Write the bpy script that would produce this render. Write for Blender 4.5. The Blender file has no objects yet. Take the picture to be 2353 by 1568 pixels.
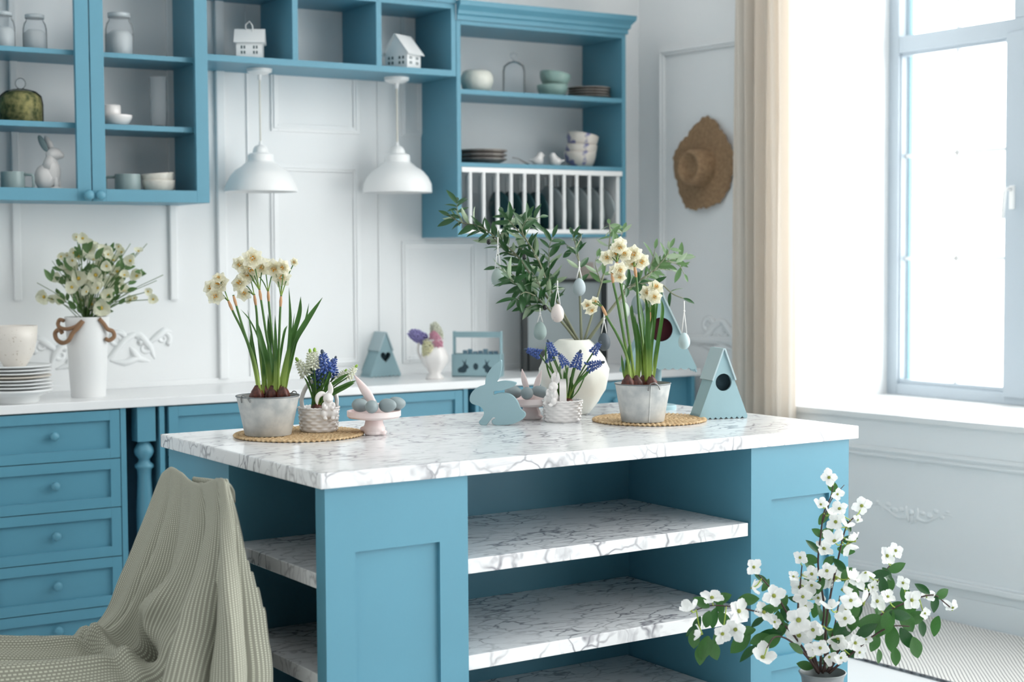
import bpy, bmesh, math, random
from mathutils import Vector, Matrix, noise
V = Vector
R = math.radians
random.seed(7)
COL = bpy.context.scene.collection
SC = bpy.context.scene

# ------------------------------------------------------------------ camera, sky, exposure
F = 3614.87                      # focal length for a picture 2353 wide
CAM = V((0, 0, 1.41))
def _axes(pitch=3.037, roll=0.3265, yaw=32.018):
    cp, sp, cr, sr = math.cos(R(pitch)), math.sin(R(pitch)), math.cos(R(roll)), math.sin(R(roll))
    fwd, down, right = V((0, cp, -sp)), V((0, -sp, -cp)), V((1, 0, 0))
    Z = Matrix.Rotation(R(-yaw), 3, 'Z')
    return Z @ (cr*right + sr*down), Z @ (-sr*right + cr*down), Z @ fwd
AR, AD, AF = _axes()
cam = bpy.data.objects.new('camera', bpy.data.cameras.new('camera')); COL.objects.link(cam)
m3 = Matrix((AR, -AD, -AF)).transposed()
cam.matrix_world = Matrix.Translation(CAM) @ m3.to_4x4()
cam.data.sensor_width = 36; cam.data.lens = F/2353*36
cam.data.clip_start = 0.05; cam.data.clip_end = 300
cam.data.dof.use_dof = True; cam.data.dof.focus_distance = 4.3; cam.data.dof.aperture_fstop = 2.9
SC.camera = cam
SC.view_settings.view_transform = 'Standard'; SC.view_settings.look = 'None'
SC.view_settings.gamma = 1; SC.view_settings.use_curve_mapping = False
SC.view_settings.exposure = 0.22
w = bpy.data.worlds.new('sky'); SC.world = w; w.use_nodes = True
bg = w.node_tree.nodes['Background']; bg.inputs[0].default_value = (0.975, 0.99, 0.975, 1); bg.inputs[1].default_value = 5.0
SC.cycles.max_bounces = 8; SC.cycles.diffuse_bounces = 4; SC.cycles.glossy_bounces = 3
SC.cycles.transmission_bounces = 6; SC.cycles.transparent_max_bounces = 12
SC.cycles.caustics_reflective = False; SC.cycles.caustics_refractive = False
SC.cycles.sample_clamp_indirect = 6

def portal(center, sx, sy, direction):
    l = bpy.data.lights.new('window_light', 'AREA'); l.shape = 'RECTANGLE'; l.size = sx; l.size_y = sy
    l.cycles.is_portal = True
    o = bpy.data.objects.new('window_light', l); COL.objects.link(o)
    o.location = center; o.rotation_euler = V(direction).to_track_quat('-Z', 'Y').to_euler()
portal((5.36, 4.42, 2.35), 1.7, 3.2, (-1, 0, 0))
for _y in (1.9, -0.6, -3.1): portal((4.44+.106*(5.97-_y)+.42, _y, 2.3), 2.3, 3.9, (-1, -.106, 0))

# ------------------------------------------------------------------ pixels of the 2353x1568 picture -> points on planes
def ray(x, y): return AF + AR*((x-1176.5)/F) + AD*((y-784)/F)
def atz(x, y, z): v = ray(x, y); return CAM + v*((z-CAM.z)/v.z)
def aty(x, y, Y): v = ray(x, y); return CAM + v*(Y/v.y)
def atd(x, y, d): return CAM + ray(x, y)*d
def atp(x, y, p0, n): v = ray(x, y); n = V(n); return CAM + v*((V(p0)-CAM).dot(n)/v.dot(n))
def depth(p): return (V(p)-CAM).dot(AF)
def m(px, d): return px*d/F
VH = V((AF.x, AF.y, 0)).normalized()       # horizontal view direction
RH = V((AR.x, AR.y, 0)).normalized()
VANG = math.atan2(VH.y, VH.x)

# ------------------------------------------------------------------ objects
WM = {}
def tag(o, label=None, cat=None, group=None, kind=None):
    if label: o['label'] = label
    if cat: o['category'] = cat
    if group: o['group'] = group
    if kind: o['kind'] = kind
    return o
def thing(name, label, cat, loc=(0, 0, 0), rotz=0, group=None, mat=None):
    o = bpy.data.objects.new(name, None); COL.objects.link(o)
    o.empty_display_size = 0.05
    M = mat if mat is not None else Matrix.Translation(V(loc)) @ Matrix.Rotation(rotz, 4, 'Z')
    o.matrix_basis = M; WM[o] = M.copy()
    return tag(o, label, cat, group)
def link(name, me, parent=None, M=None, world=True):
    """M: matrix of the mesh in world space (world=True) or in the parent's space"""
    o = bpy.data.objects.new(name, me); COL.objects.link(o)
    P = WM[parent] if parent else Matrix.Identity(4)
    if M is None: M = P if world else Matrix.Identity(4)
    if world: o.matrix_basis = P.inverted() @ M if parent else M; WM[o] = M.copy()
    else: o.matrix_basis = M; WM[o] = P @ M
    if parent: o.parent = parent
    return o

class MB:
    def __init__(s): s.bm = bmesh.new(); s.uv = None
    def _x(s, vs, M):
        if M is not None:
            for v in vs: v.co = M @ v.co
    def box(s, x0, x1, y0, y1, z0, z1, bev=0, M=None):
        r = bmesh.ops.create_cube(s.bm, size=1)
        for v in r['verts']:
            v.co = V(((x0+x1)/2+v.co.x*(x1-x0), (y0+y1)/2+v.co.y*(y1-y0), (z0+z1)/2+v.co.z*(z1-z0)))
        vs = r['verts']
        if bev:
            es = list({e for v in vs for e in v.link_edges})
            g = bmesh.ops.bevel(s.bm, geom=es, offset=bev, segments=2, affect='EDGES', profile=0.6)
            vs = list({v for f in g['faces'] for v in f.verts} | {v for v in vs if v.is_valid})
        s._x(vs, M); return s
    def tube(s, pts, rad, seg=8, cap=True, M=None, flat=1.0):
        pts = [V(p) for p in pts]; n = len(pts)
        if not hasattr(rad, '__len__'): rad = [rad]*n
        rings = []; up = None
        for i, p in enumerate(pts):
            t = (pts[min(i+1, n-1)]-pts[max(i-1, 0)]).normalized()
            if up is None:
                up = V((0, 0, 1)) if abs(t.z) < 0.9 else V((1, 0, 0))
            a = t.cross(up).normalized(); b = a.cross(t).normalized(); up = b
            ring = [s.bm.verts.new(p + (a*math.cos(2*math.pi*k/seg) + b*math.sin(2*math.pi*k/seg)*flat)*rad[i]) for k in range(seg)]
            rings.append(ring)
        for i in range(n-1):
            for k in range(seg):
                s.bm.faces.new((rings[i][k], rings[i][(k+1) % seg], rings[i+1][(k+1) % seg], rings[i+1][k]))
        if cap:
            s.bm.faces.new(rings[0][::-1]); s.bm.faces.new(rings[-1])
        s._x([v for r in rings for v in r], M); return s
    def lathe(s, prof, seg=32, c=(0, 0, 0), M=None, wav=None):
        """prof: (radius, z) list; radius 0 ends close"""
        rings = []; c = V(c); allv = []
        for j, (r, z) in enumerate(prof):
            if r < 1e-6: ring = [s.bm.verts.new(c+V((0, 0, z)))]
            else:
                ring = []
                for k in range(seg):
                    a = 2*math.pi*k/seg; rr = r*(wav(a, j) if wav else 1)
                    ring.append(s.bm.verts.new(c+V((rr*math.cos(a), rr*math.sin(a), z))))
            rings.append(ring); allv += ring
        for i in range(len(rings)-1):
            A, B = rings[i], rings[i+1]
            for k in range(seg):
                k2 = (k+1) % seg
                if len(A) == 1 and len(B) == 1: break
                if len(A) == 1: s.bm.faces.new((A[0], B[k2], B[k]))
                elif len(B) == 1: s.bm.faces.new((A[k], A[k2], B[0]))
                else: s.bm.faces.new((A[k], A[k2], B[k2], B[k]))
        s._x(allv, M); return s
    def prism(s, poly, t, M=None, bev=0):
        """poly in XZ, thickness t along +Y from 0"""
        a = [s.bm.verts.new((x, 0, z)) for x, z in poly]; b = [s.bm.verts.new((x, t, z)) for x, z in poly]
        fs = [s.bm.faces.new(a), s.bm.faces.new(b[::-1])]
        n = len(a)
        for i in range(n): s.bm.faces.new((a[(i+1) % n], a[i], b[i], b[(i+1) % n]))
        vs = a+b
        if bev:
            es = [e for f in fs for e in f.edges]
            g = bmesh.ops.bevel(s.bm, geom=es, offset=bev, segments=1, affect='EDGES')
            vs = list({v for v in vs if v.is_valid} | {v for f in g['faces'] for v in f.verts})
        s._x(vs, M); return s
    def ell(s, c, r, M=None, seg=12, ring=8):
        g = bmesh.ops.create_uvsphere(s.bm, u_segments=seg, v_segments=ring, radius=1)
        r = (r, r, r) if not hasattr(r, '__len__') else r
        for v in g['verts']: v.co = V((v.co.x*r[0], v.co.y*r[1], v.co.z*r[2])) + V(c)
        s._x(g['verts'], M); return s
    def grid(s, fn, nu, nv, uvs=None, M=None):
        g = [[s.bm.verts.new(fn(i/nu, j/nv)) for i in range(nu+1)] for j in range(nv+1)]
        if uvs and s.uv is None: s.uv = s.bm.loops.layers.uv.new('UVMap')
        for j in range(nv):
            for i in range(nu):
                f = s.bm.faces.new((g[j][i], g[j][i+1], g[j+1][i+1], g[j+1][i]))
                if uvs:
                    for l, (a, b) in zip(f.loops, ((i, j), (i+1, j), (i+1, j+1), (i, j+1))): l[s.uv].uv = (a/nu*uvs[0], b/nv*uvs[1])
        s._x([v for r_ in g for v in r_], M); return s
    def mesh(s, name, mat, smooth=False, M=None):
        bmesh.ops.recalc_face_normals(s.bm, faces=s.bm.faces)
        if M is not None: bmesh.ops.transform(s.bm, matrix=M, verts=s.bm.verts)
        me = bpy.data.meshes.new(name); s.bm.to_mesh(me); s.bm.free()
        me.materials.append(mat)
        if smooth:
            for p in me.polygons: p.use_smooth = True
            if smooth == 'auto':
                me.set_sharp_from_angle(angle=R(40))
        return me
    def part(s, name, mat, parent, smooth=False, world=False, label=None, kind=None):
        """verts are in the parent's space, or in world space if world"""
        me = s.mesh(name, mat, smooth, WM[parent].inverted() if world else None)
        o = link(name, me, parent, world=False)
        if label: o['label'] = label
        if kind: o['kind'] = kind
        return o
    def single(s, name, mat, label, cat, loc=(0, 0, 0), rotz=0, group=None, smooth=False, world=False, kind=None):
        M = Matrix.Translation(V(loc)) @ Matrix.Rotation(rotz, 4, 'Z')
        me = s.mesh(name, mat, smooth, M.inverted() if world else None)
        return tag(link(name, me, None, M), label, cat, group, kind)
    def struct(s, name, mat, parent=None, smooth=False):
        me = s.mesh(name, mat, smooth); o = link(name, me, parent, world=False)
        if not parent: o['kind'] = 'structure'
        return o

def crom(pts, n=6):
    pts = [V(p) for p in pts]; P = [pts[0]*2-pts[1]]+pts+[pts[-1]*2-pts[-2]]; out = []
    for i in range(1, len(P)-2):
        for k in range(n):
            t = k/n; a, b, c, d = P[i-1], P[i], P[i+1], P[i+2]
            out.append(0.5*((2*b)+(c-a)*t+(2*a-5*b+4*c-d)*t*t+(-a+3*b-3*c+d)*t**3))
    out.append(pts[-1]); return out
def remesh(o, vs):
    r_ = o.modifiers.new('blend', 'REMESH'); r_.mode = 'VOXEL'; r_.voxel_size = vs; r_.use_smooth_shade = True
    q_ = o.modifiers.new('smooth', 'SMOOTH'); q_.iterations = 4; q_.factor = .5
    return o

# ------------------------------------------------------------------ materials
def lin(c):
    f = lambda v: (v/255/12.92) if v/255 <= 0.04045 else ((v/255+0.055)/1.055)**2.4
    return tuple(f(v) for v in c)+(1,)
def nmat(name, rgb, rough=0.5, metal=0, spec=0.5, var=0.0, vscale=8, rgb2=None, bump=0.0, bscale=60, trans=0, coat=0, sss=0, space='Object'):
    mt = bpy.data.materials.new(name); mt.use_nodes = True; nt = mt.node_tree; b = nt.nodes['Principled BSDF']
    b.inputs['Base Color'].default_value = lin(rgb); b.inputs['Roughness'].default_value = rough
    b.inputs['Metallic'].default_value = metal; b.inputs['Specular IOR Level'].default_value = spec
    b.inputs['Coat Weight'].default_value = coat
    if sss: b.inputs['Subsurface Weight'].default_value = sss; b.inputs['Subsurface Radius'].default_value = (.01, .01, .01)
    tc = nt.nodes.new('ShaderNodeTexCoord')
    if rgb2 or var:
        n = nt.nodes.new('ShaderNodeTexNoise'); n.inputs['Scale'].default_value = vscale; n.inputs['Detail'].default_value = 5
        nt.links.new(tc.outputs[space], n.inputs['Vector'])
        r = nt.nodes.new('ShaderNodeValToRGB'); r.color_ramp.elements[0].position = 0.35; r.color_ramp.elements[1].position = 0.65
        c1 = lin(rgb); c2 = lin(rgb2) if rgb2 else tuple(min(1, c*(1-var)) for c in c1[:3])+(1,)
        r.color_ramp.elements[0].color = c2; r.color_ramp.elements[1].color = c1
        nt.links.new(n.outputs['Fac'], r.inputs['Fac']); nt.links.new(r.outputs['Color'], b.inputs['Base Color'])
    if bump:
        n2 = nt.nodes.new('ShaderNodeTexNoise'); n2.inputs['Scale'].default_value = bscale; n2.inputs['Detail'].default_value = 3
        nt.links.new(tc.outputs[space], n2.inputs['Vector'])
        bp = nt.nodes.new('ShaderNodeBump'); bp.inputs['Strength'].default_value = bump; bp.inputs['Distance'].default_value = 0.002
        nt.links.new(n2.outputs['Fac'], bp.inputs['Height']); nt.links.new(bp.outputs['Normal'], b.inputs['Normal'])
    return mt
def nodes(mt): nt = mt.node_tree; return nt, nt.nodes['Principled BSDF']
def leafmat(name, top, under, rough=0.4, transl=0.25, base=None):
    """green leaf: upper face, paler underside, a little light coming through; base: colour at the foot of the leaf"""
    mt = nmat(name, top, rough); nt, b = nodes(mt)
    g = nt.nodes.new('ShaderNodeNewGeometry'); mix = nt.nodes.new('ShaderNodeMix'); mix.data_type = 'RGBA'
    tc = nt.nodes.new('ShaderNodeTexCoord'); n = nt.nodes.new('ShaderNodeTexNoise'); n.inputs['Scale'].default_value = 30
    nt.links.new(tc.outputs['Object'], n.inputs['Vector'])
    mx = nt.nodes.new('ShaderNodeMix'); mx.data_type = 'RGBA'
    mx.inputs[6].default_value = tuple(c*(0.6 if top[0] < 200 else .95) for c in lin(top)[:3])+(1,); mx.inputs[7].default_value = lin(top)
    nt.links.new(n.outputs['Fac'], mx.inputs[0])
    col = mx.outputs[2]
    if base:
        sp = nt.nodes.new('ShaderNodeSeparateXYZ'); nt.links.new(tc.outputs['Generated'], sp.inputs[0])
        rp = nt.nodes.new('ShaderNodeMapRange'); rp.inputs[1].default_value = 0.0; rp.inputs[2].default_value = 0.45
        nt.links.new(sp.outputs['Z'], rp.inputs[0])
        m2 = nt.nodes.new('ShaderNodeMix'); m2.data_type = 'RGBA'; m2.inputs[6].default_value = lin(base)
        nt.links.new(rp.outputs[0], m2.inputs[0]); nt.links.new(col, m2.inputs[7]); col = m2.outputs[2]
    nt.links.new(g.outputs['Backfacing'], mix.inputs[0]); nt.links.new(col, mix.inputs[6])
    mix.inputs[7].default_value = lin(under) if not base else lin(top)
    if base: nt.links.new(col, mix.inputs[7])
    nt.links.new(mix.outputs[2], b.inputs['Base Color'])
    if transl:
        t = nt.nodes.new('ShaderNodeBsdfTranslucent'); nt.links.new(mix.outputs[2], t.inputs['Color'])
        ms = nt.nodes.new('ShaderNodeMixShader'); ms.inputs[0].default_value = transl
        out = nt.nodes['Material Output']; nt.links.new(b.outputs[0], ms.inputs[1]); nt.links.new(t.outputs[0], ms.inputs[2])
        nt.links.new(ms.outputs[0], out.inputs['Surface'])
    return mt
def glassmat(name, tint=(1, 1, 1), refl=0.12, haze=0):
    mt = bpy.data.materials.new(name); mt.use_nodes = True; nt = mt.node_tree
    b = nt.nodes['Principled BSDF']; nt.nodes.remove(b)
    t = nt.nodes.new('ShaderNodeBsdfTransparent'); t.inputs[0].default_value = tint+(1,)
    g = nt.nodes.new('ShaderNodeBsdfGlossy'); g.inputs['Roughness'].default_value = 0.03
    fr = nt.nodes.new('ShaderNodeLayerWeight'); fr.inputs[0].default_value = refl
    ms = nt.nodes.new('ShaderNodeMixShader')
    nt.links.new(fr.outputs['Fresnel'], ms.inputs[0]); nt.links.new(t.outputs[0], ms.inputs[1]); nt.links.new(g.outputs[0], ms.inputs[2])
    if haze:
        df = nt.nodes.new('ShaderNodeBsdfDiffuse'); df.inputs[0].default_value = (.8, .84, .86, 1)  # white mixed into clear glass, a painted bright haze
        m2 = nt.nodes.new('ShaderNodeMixShader'); m2.inputs[0].default_value = haze
        nt.links.new(ms.outputs[0], m2.inputs[1]); nt.links.new(df.outputs[0], m2.inputs[2]); ms = m2
    nt.links.new(ms.outputs[0], nt.nodes['Material Output'].inputs['Surface'])
    return mt
def marble(name, base=(236, 238, 240), vein=(134, 134, 142), sc=5.0, rough=0.16):
    mt = nmat(name, base, rough); nt, b = nodes(mt); N = nt.nodes.new; L = nt.links.new
    tc = N('ShaderNodeTexCoord')
    n1 = N('ShaderNodeTexNoise'); n1.inputs['Scale'].default_value = sc*0.8; n1.inputs['Detail'].default_value = 4
    mp = N('ShaderNodeMapping'); mp.inputs['Rotation'].default_value = (0.3, 0.5, 0.6); mp.inputs['Scale'].default_value = (1, 1.9, 1)
    L(tc.outputs['Object'], mp.inputs[0]); L(mp.outputs[0], n1.inputs['Vector'])
    ad = N('ShaderNodeMix'); ad.data_type = 'RGBA'; ad.blend_type = 'ADD'; ad.inputs[0].default_value = 0.35
    L(mp.outputs[0], ad.inputs[6]); L(n1.outputs['Color'], ad.inputs[7])
    vo = N('ShaderNodeTexVoronoi'); vo.feature = 'DISTANCE_TO_EDGE'; vo.inputs['Scale'].default_value = sc*2.1
    L(ad.outputs[2], vo.inputs['Vector'])
    r = N('ShaderNodeValToRGB'); r.color_ramp.elements[0].color = (1, 1, 1, 1); r.color_ramp.elements[1].color = (0, 0, 0, 1)
    r.color_ramp.elements[0].position = 0.0; r.color_ramp.elements[1].position = 0.075
    L(vo.outputs['Distance'], r.inputs['Fac'])
    n2 = N('ShaderNodeTexNoise'); n2.inputs['Scale'].default_value = sc*0.9; n2.inputs['Detail'].default_value = 5; L(tc.outputs['Object'], n2.inputs['Vector'])
    r2 = N('ShaderNodeValToRGB'); r2.color_ramp.elements[0].position = 0.38; r2.color_ramp.elements[1].position = 0.58
    L(n2.outputs['Fac'], r2.inputs['Fac'])
    mu = N('ShaderNodeMath'); mu.operation = 'MULTIPLY'; L(r.outputs['Color'], mu.inputs[0]); L(r2.outputs['Color'], mu.inputs[1])
    n3 = N('ShaderNodeTexNoise'); n3.inputs['Scale'].default_value = sc*2.2; n3.inputs['Detail'].default_value = 6; n3.inputs['Distortion'].default_value = 1.5
    L(mp.outputs[0], n3.inputs['Vector'])
    r3 = N('ShaderNodeValToRGB'); r3.color_ramp.elements[0].position = 0.56; r3.color_ramp.elements[1].position = 0.74
    r3.color_ramp.elements[1].color = (0.6, 0.6, 0.6, 1); L(n3.outputs['Fac'], r3.inputs['Fac'])
    mxx = N('ShaderNodeMath'); mxx.operation = 'MAXIMUM'; L(mu.outputs[0], mxx.inputs[0]); L(r3.outputs['Color'], mxx.inputs[1])
    mix = N('ShaderNodeMix'); mix.data_type = 'RGBA'; mix.inputs[6].default_value = lin(base); mix.inputs[7].default_value = lin(vein)
    L(mxx.outputs[0], mix.inputs[0]); L(mix.outputs[2], b.inputs['Base Color'])
    return mt

WALL = nmat('white_wall_paint', (242, 244, 245), 0.6, bump=0.05, bscale=25)
TRIM = nmat('white_trim_paint', (243, 245, 246), 0.45)
CEIL = nmat('ceiling_paint', (244, 244, 244), 0.8)
BLUE = nmat('blue_paint', (90, 150, 172), 0.42, var=0.05, vscale=3, bump=0.03, bscale=90)
MARB = marble('white_marble')
WTOP = nmat('white_worktop', (240, 241, 242), 0.25)
FLOORM = nmat('white_floor', (236, 237, 238), 0.3, var=0.03, vscale=4)
WHITE = nmat('white_lacquer', (240, 241, 241), 0.35)
CERAM = nmat('white_glaze', (236, 232, 230), 0.15, coat=0.3)
CREAM = nmat('cream_glaze', (226, 222, 212), 0.3, var=0.1, vscale=60)
ZINC = nmat('galvanised_zinc', (208, 209, 206), 0.5, metal=0.12, rgb2=(172, 177, 178), vscale=24, bump=0.1, bscale=40)
ZINCD = nmat('dull_zinc_rim', (120, 126, 130), 0.4, metal=0.6)
WIRE = nmat('steel_wire', (130, 132, 132), 0.3, metal=0.9)
DEEP = nmat('dark_soil', (52, 34, 26), 0.9, bump=0.6, bscale=120)
BULB = nmat('brown_bulb_skin', (108, 52, 38), 0.45, rgb2=(60, 30, 26), vscale=60, bump=0.4, bscale=90)
DUSTY = nmat('dusty_blue_wood', (150, 182, 190), 0.55, var=0.05, vscale=10)
DUSTYE = nmat('dusty_blue_edge', (176, 196, 202), 0.6)
GAPSHADE = nmat('opening_shade', (30, 52, 60), 0.9)  # dark tone that paints the shade inside openings and gaps
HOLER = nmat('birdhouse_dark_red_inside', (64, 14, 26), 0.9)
PINKW = nmat('blush_ceramic', (242, 230, 228), 0.35, rgb2=(240, 216, 214), vscale=9)
EGGB = nmat('blue_grey_egg', (140, 153, 156), 0.45)

# ------------------------------------------------------------------ room
YB = 5.97
C0 = V((4.44, YB, 0)); NR = V((math.cos(R(6.05)), math.sin(R(6.05)), 0)); DR = V((math.sin(R(6.05)), -math.cos(R(6.05)), 0))  # right wall: corner, normal (out), direction to viewer
def rw(x, y, off=0): return atp(x, y, C0-NR*off, NR)
def rpt(t, z, off=0): return C0 + DR*t - NR*off + V((0, 0, z))
H = 4.4
# floor, ceiling and walls
MB().box(-3.2, 5.9, -4.4, 6.2, -0.1, 0).struct('floor', FLOORM)
MB().box(-3.2, 5.9, -4.4, 6.2, H, H+0.1).struct('ceiling', CEIL)
MB().box(-3.2, 4.6, YB, YB+0.15, 0, H).struct('wall_back', WALL)
MB().box(-3.3, -3.2, -4.4, 6.2, 0, H).struct('wall_left', nmat('pale_wall_paint', (236, 238, 238), .7))
MB().box(-3.2, 5.9, -4.5, -4.3, 0, H).struct('wall_front', nmat('dark_wall_paint', (92, 92, 92), .7))
# right wall in wall space: x = distance from the corner towards the viewer, y = into the wall
RM = Matrix((( DR.x, NR.x, 0, C0.x), (DR.y, NR.y, 0, C0.y), (0, 0, 1, 0), (0, 0, 0, 1)))
tj = (rw(1809.6, 931.4)-C0).dot(DR)          # far jamb of the window recess
TN = tj+1.85; ZS = 0.775; ZT = 3.9
b = MB()
b.box(-0.1, tj-.3, 0, 0.8, 0, H, M=RM); b.box(tj-.3, tj, 0, 0.02, 0, H, M=RM); b.box(tj, TN, 0, 0.8, 0, ZS-0.02, M=RM); b.box(tj, TN, 0, 0.8, ZT, H, M=RM)
b.box(TN, 3.0, 0, 0.8, 0, H, M=RM); b.box(5.25, 5.5, 0, 0.3, 0, H, M=RM); b.box(7.75, 8.0, 0, 0.3, 0, H, M=RM); b.box(10.25, 10.6, 0, 0.3, 0, H, M=RM)
for t0 in (3.0, 5.5, 8.0): b.box(t0, t0+2.25, 0, 0.3, 0, .4, M=RM); b.box(t0, t0+2.25, 0, 0.3, 4.2, H, M=RM)
b.struct('wall_right', WALL)
# splayed recess: jamb wedge between the wall opening and the window frame
PJ0 = rpt(tj, 0); WP0 = V((5.315, 5.221, 0)); WN = V((math.cos(R(1.5)), math.sin(R(1.5)), 0)); WD = V((math.sin(R(1.5)), -math.cos(R(1.5)), 0))
def wn(t, z, off=0): return WP0 + WD*t + V((0, 0, z)) - WN*off
b = MB()
# far jamb, cut to a gentle arch at the top
sec = [PJ0, WP0+WN*0.06+WD*-0.0, WP0+WN*0.06-WD*0.35, PJ0-DR*0.35+NR*0.8]
for q in (0,):
    lo = [b.bm.verts.new(V((p.x, p.y, ZS-0.02))) for p in sec]; hi = [b.bm.verts.new(V((p.x, p.y, H))) for p in sec]
    b.bm.faces.new(lo[::-1]); b.bm.faces.new(hi)
    for i in range(4): b.bm.faces.new((lo[i], lo[(i+1) % 4], hi[(i+1) % 4], hi[i]))
# arch shoulder in front of the frame
arch = []
for k in range(9):
    a = k/8*R(80); arch.append((0.0+0.42*(1-math.cos(a))**1.0*0.9, 2.25+1.1*math.sin(a)))
poly = [(-0.03, 2.25)] + arch + [(arch[-1][0], 4.0), (-0.03, 4.0)]
WMx = Matrix(((WD.x, -WN.x, 0, WP0.x-WN.x*0.005), (WD.y, -WN.y, 0, WP0.y-WN.y*0.005), (0, 0, 1, 0), (0, 0, 0, 1)))
b.prism(poly, 0.08, M=WMx)
b.struct('trim_1', WALL)
b = MB()
near = rpt(TN, 0)
sill = [rpt(tj-0.01, 0, 0.012), rpt(TN+0.01, 0, 0.012), rpt(TN+0.01, 0)+NR*0.78, WP0+WN*0.05-WD*0.03]
lo = [b.bm.verts.new(V((p.x, p.y, ZS-0.022))) for p in sill]; hi = [b.bm.verts.new(V((p.x, p.y, ZS))) for p in sill]
b.bm.faces.new(lo[::-1]); b.bm.faces.new(hi)
for i in range(4): b.bm.faces.new((lo[i], lo[(i+1) % 4], hi[(i+1) % 4], hi[i]))
b.struct('trim_2', WHITE)
# window: frame, sashes, glazing bars, glass, handle
PVC = nmat('white_window_plastic', (186, 198, 208), 0.3)
GLS = glassmat('window_glass', (1, 1, 1), 0.06)
SPACER = nmat('teal_glass_edge', (120, 170, 180), 0.2)
win = link('window_1', None) if False else bpy.data.objects.new('window_1', None)
COL.objects.link(win); WM[win] = Matrix(((WD.x, WN.x, 0, WP0.x), (WD.y, WN.y, 0, WP0.y), (0, 0, 1, 0), (0, 0, 0, 1)))
win.matrix_basis = WM[win]; win['kind'] = 'structure'
def wt(x, y): return (atp(x, y, WP0, WN)-WP0).dot(WD)
gl0, gl1 = wt(2073, 500), wt(2322, 500)
zb0, zt0, zt1 = 0.841, 2.311, 2.397
W2 = 2*gl1-gl0+0.15
fr = MB()
fr.box(0, gl0, -0.03, 0.06, ZS, 4.0, 0.004); fr.box(gl0, W2+.1, -0.03, 0.06, ZS, zb0-0.015, 0.004)
fr.box(gl0, W2+.1, -0.03, 0.06, zt0+.01, zt1, 0.004); fr.box(gl1, gl1+0.13, -0.04, 0.06, ZS+.03, zt0+.03, 0.004)
fr.box(W2-.02, W2+.1, -0.03, .06, ZS, 4.0, .004); fr.box(gl1+.03, gl1+.1, -.03, .06, zt1, 4.0, .004)
fr.part('window_frame', PVC, win)
for a0, a1 in ((gl0, gl1), (gl1+0.13, W2-.02)):
    s_ = MB()
    s_.box(a0-.012, a0+.006, -0.015, 0.03, zb0-.02, zt0+.02); s_.box(a1-.006, a1+.012, -0.015, 0.03, zb0-.02, zt0+.02)
    s_.box(a0+.006, a1-.006, -0.015, 0.03, zb0-.02, zb0+.004); s_.box(a0+.006, a1-.006, -0.015, 0.03, zt0-.004, zt0+.02)
    so = s_.part('sash', PVC, win)
    mid = (a0+a1)/2
    MB().box(mid-.008, mid+.008, 0.012, 0.026, zb0, zt0).part('muntin', WHITE, so)
    for zz in (1.395, 1.86): MB().box(a0, a1, 0.012, 0.026, zz-.008, zz+.008).part('muntin', WHITE, so)
    MB().box(a0+.012, a0+.017, 0.028, 0.05, zb0, zt0).part('spacer', SPACER, so)
    MB().box(a0, a1, 0.019, 0.021, zb0, zt0).part('glass_pane', GLS, so)
    MB().box(mid-.008, mid+.008, 0.012, 0.026, zt1, 4.0).part('muntin', WHITE, win)
    MB().box(a0+.012, a0+.017, 0.028, 0.05, zt1, 4.0).part('spacer', SPACER, win)
    MB().box(a0, a1, 0.019, 0.021, zt1, 4.0).part('glass_pane', GLS, win)
hp = wt(2341, 520)
h_ = MB(); h_.box(hp-.012, hp+.012, -0.052, -.038, 1.60, 1.70, .004)
h_.tube([(hp, -.05, 1.685), (hp, -.085, 1.685), (hp-.002, -.09, 1.67), (hp-.012, -.09, 1.56)], [.008, .008, .009, .008], 8)
h_.part('window_handle', WHITE, win, smooth=True)
# trims on the right wall (built in wall space)
def rbox(n, t0, t1, z0, z1, d, parent=None):
    return MB().box(t0, t1, -d, 0.0, z0, z1, min(.006, d/3), M=RM).struct(n, TRIM)
def rtt(x, y): return (rw(x, y)-C0).dot(DR)
ntrim = [2]
def tn(): ntrim[0] += 1; return 'trim_%d' % ntrim[0]
def rframe(t0, t1, z0, z1, wd=.03, d=.014):
    b = MB()
    for k, dd, ins in ((0, d, 0), (1, d*1.6, wd*.3)):
        ww = wd if k == 0 else wd*.35
        a0, a1, c0, c1 = t0+ins, t1-ins, z0+ins, z1-ins
        b.box(a0, a0+ww, -dd, 0, c0, c1, .002, M=RM); b.box(a1-ww, a1, -dd, 0, c0, c1, .002, M=RM)
        b.box(a0+ww, a1-ww, -dd, 0, c0, c0+ww, .002, M=RM); b.box(a0+ww, a1-ww, -dd, 0, c1-ww, c1, .002, M=RM)
    b.struct(tn(), TRIM)
tA = rtt(1517, 400)
rframe(tA, tj-.12, 1.02, 2.365, .035)
rframe(0.78, 3.2, 0.60, 0.640, .02, .01)
b = MB()
for z0, z1, d in ((0, .10, .022), (.10, .135, .016), (.135, .155, .03), (.155, .165, .012)): b.box(0.0, 4.3, -d, 0, z0, z1, .002, M=RM)
b.struct('baseboard_right', TRIM)
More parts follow.
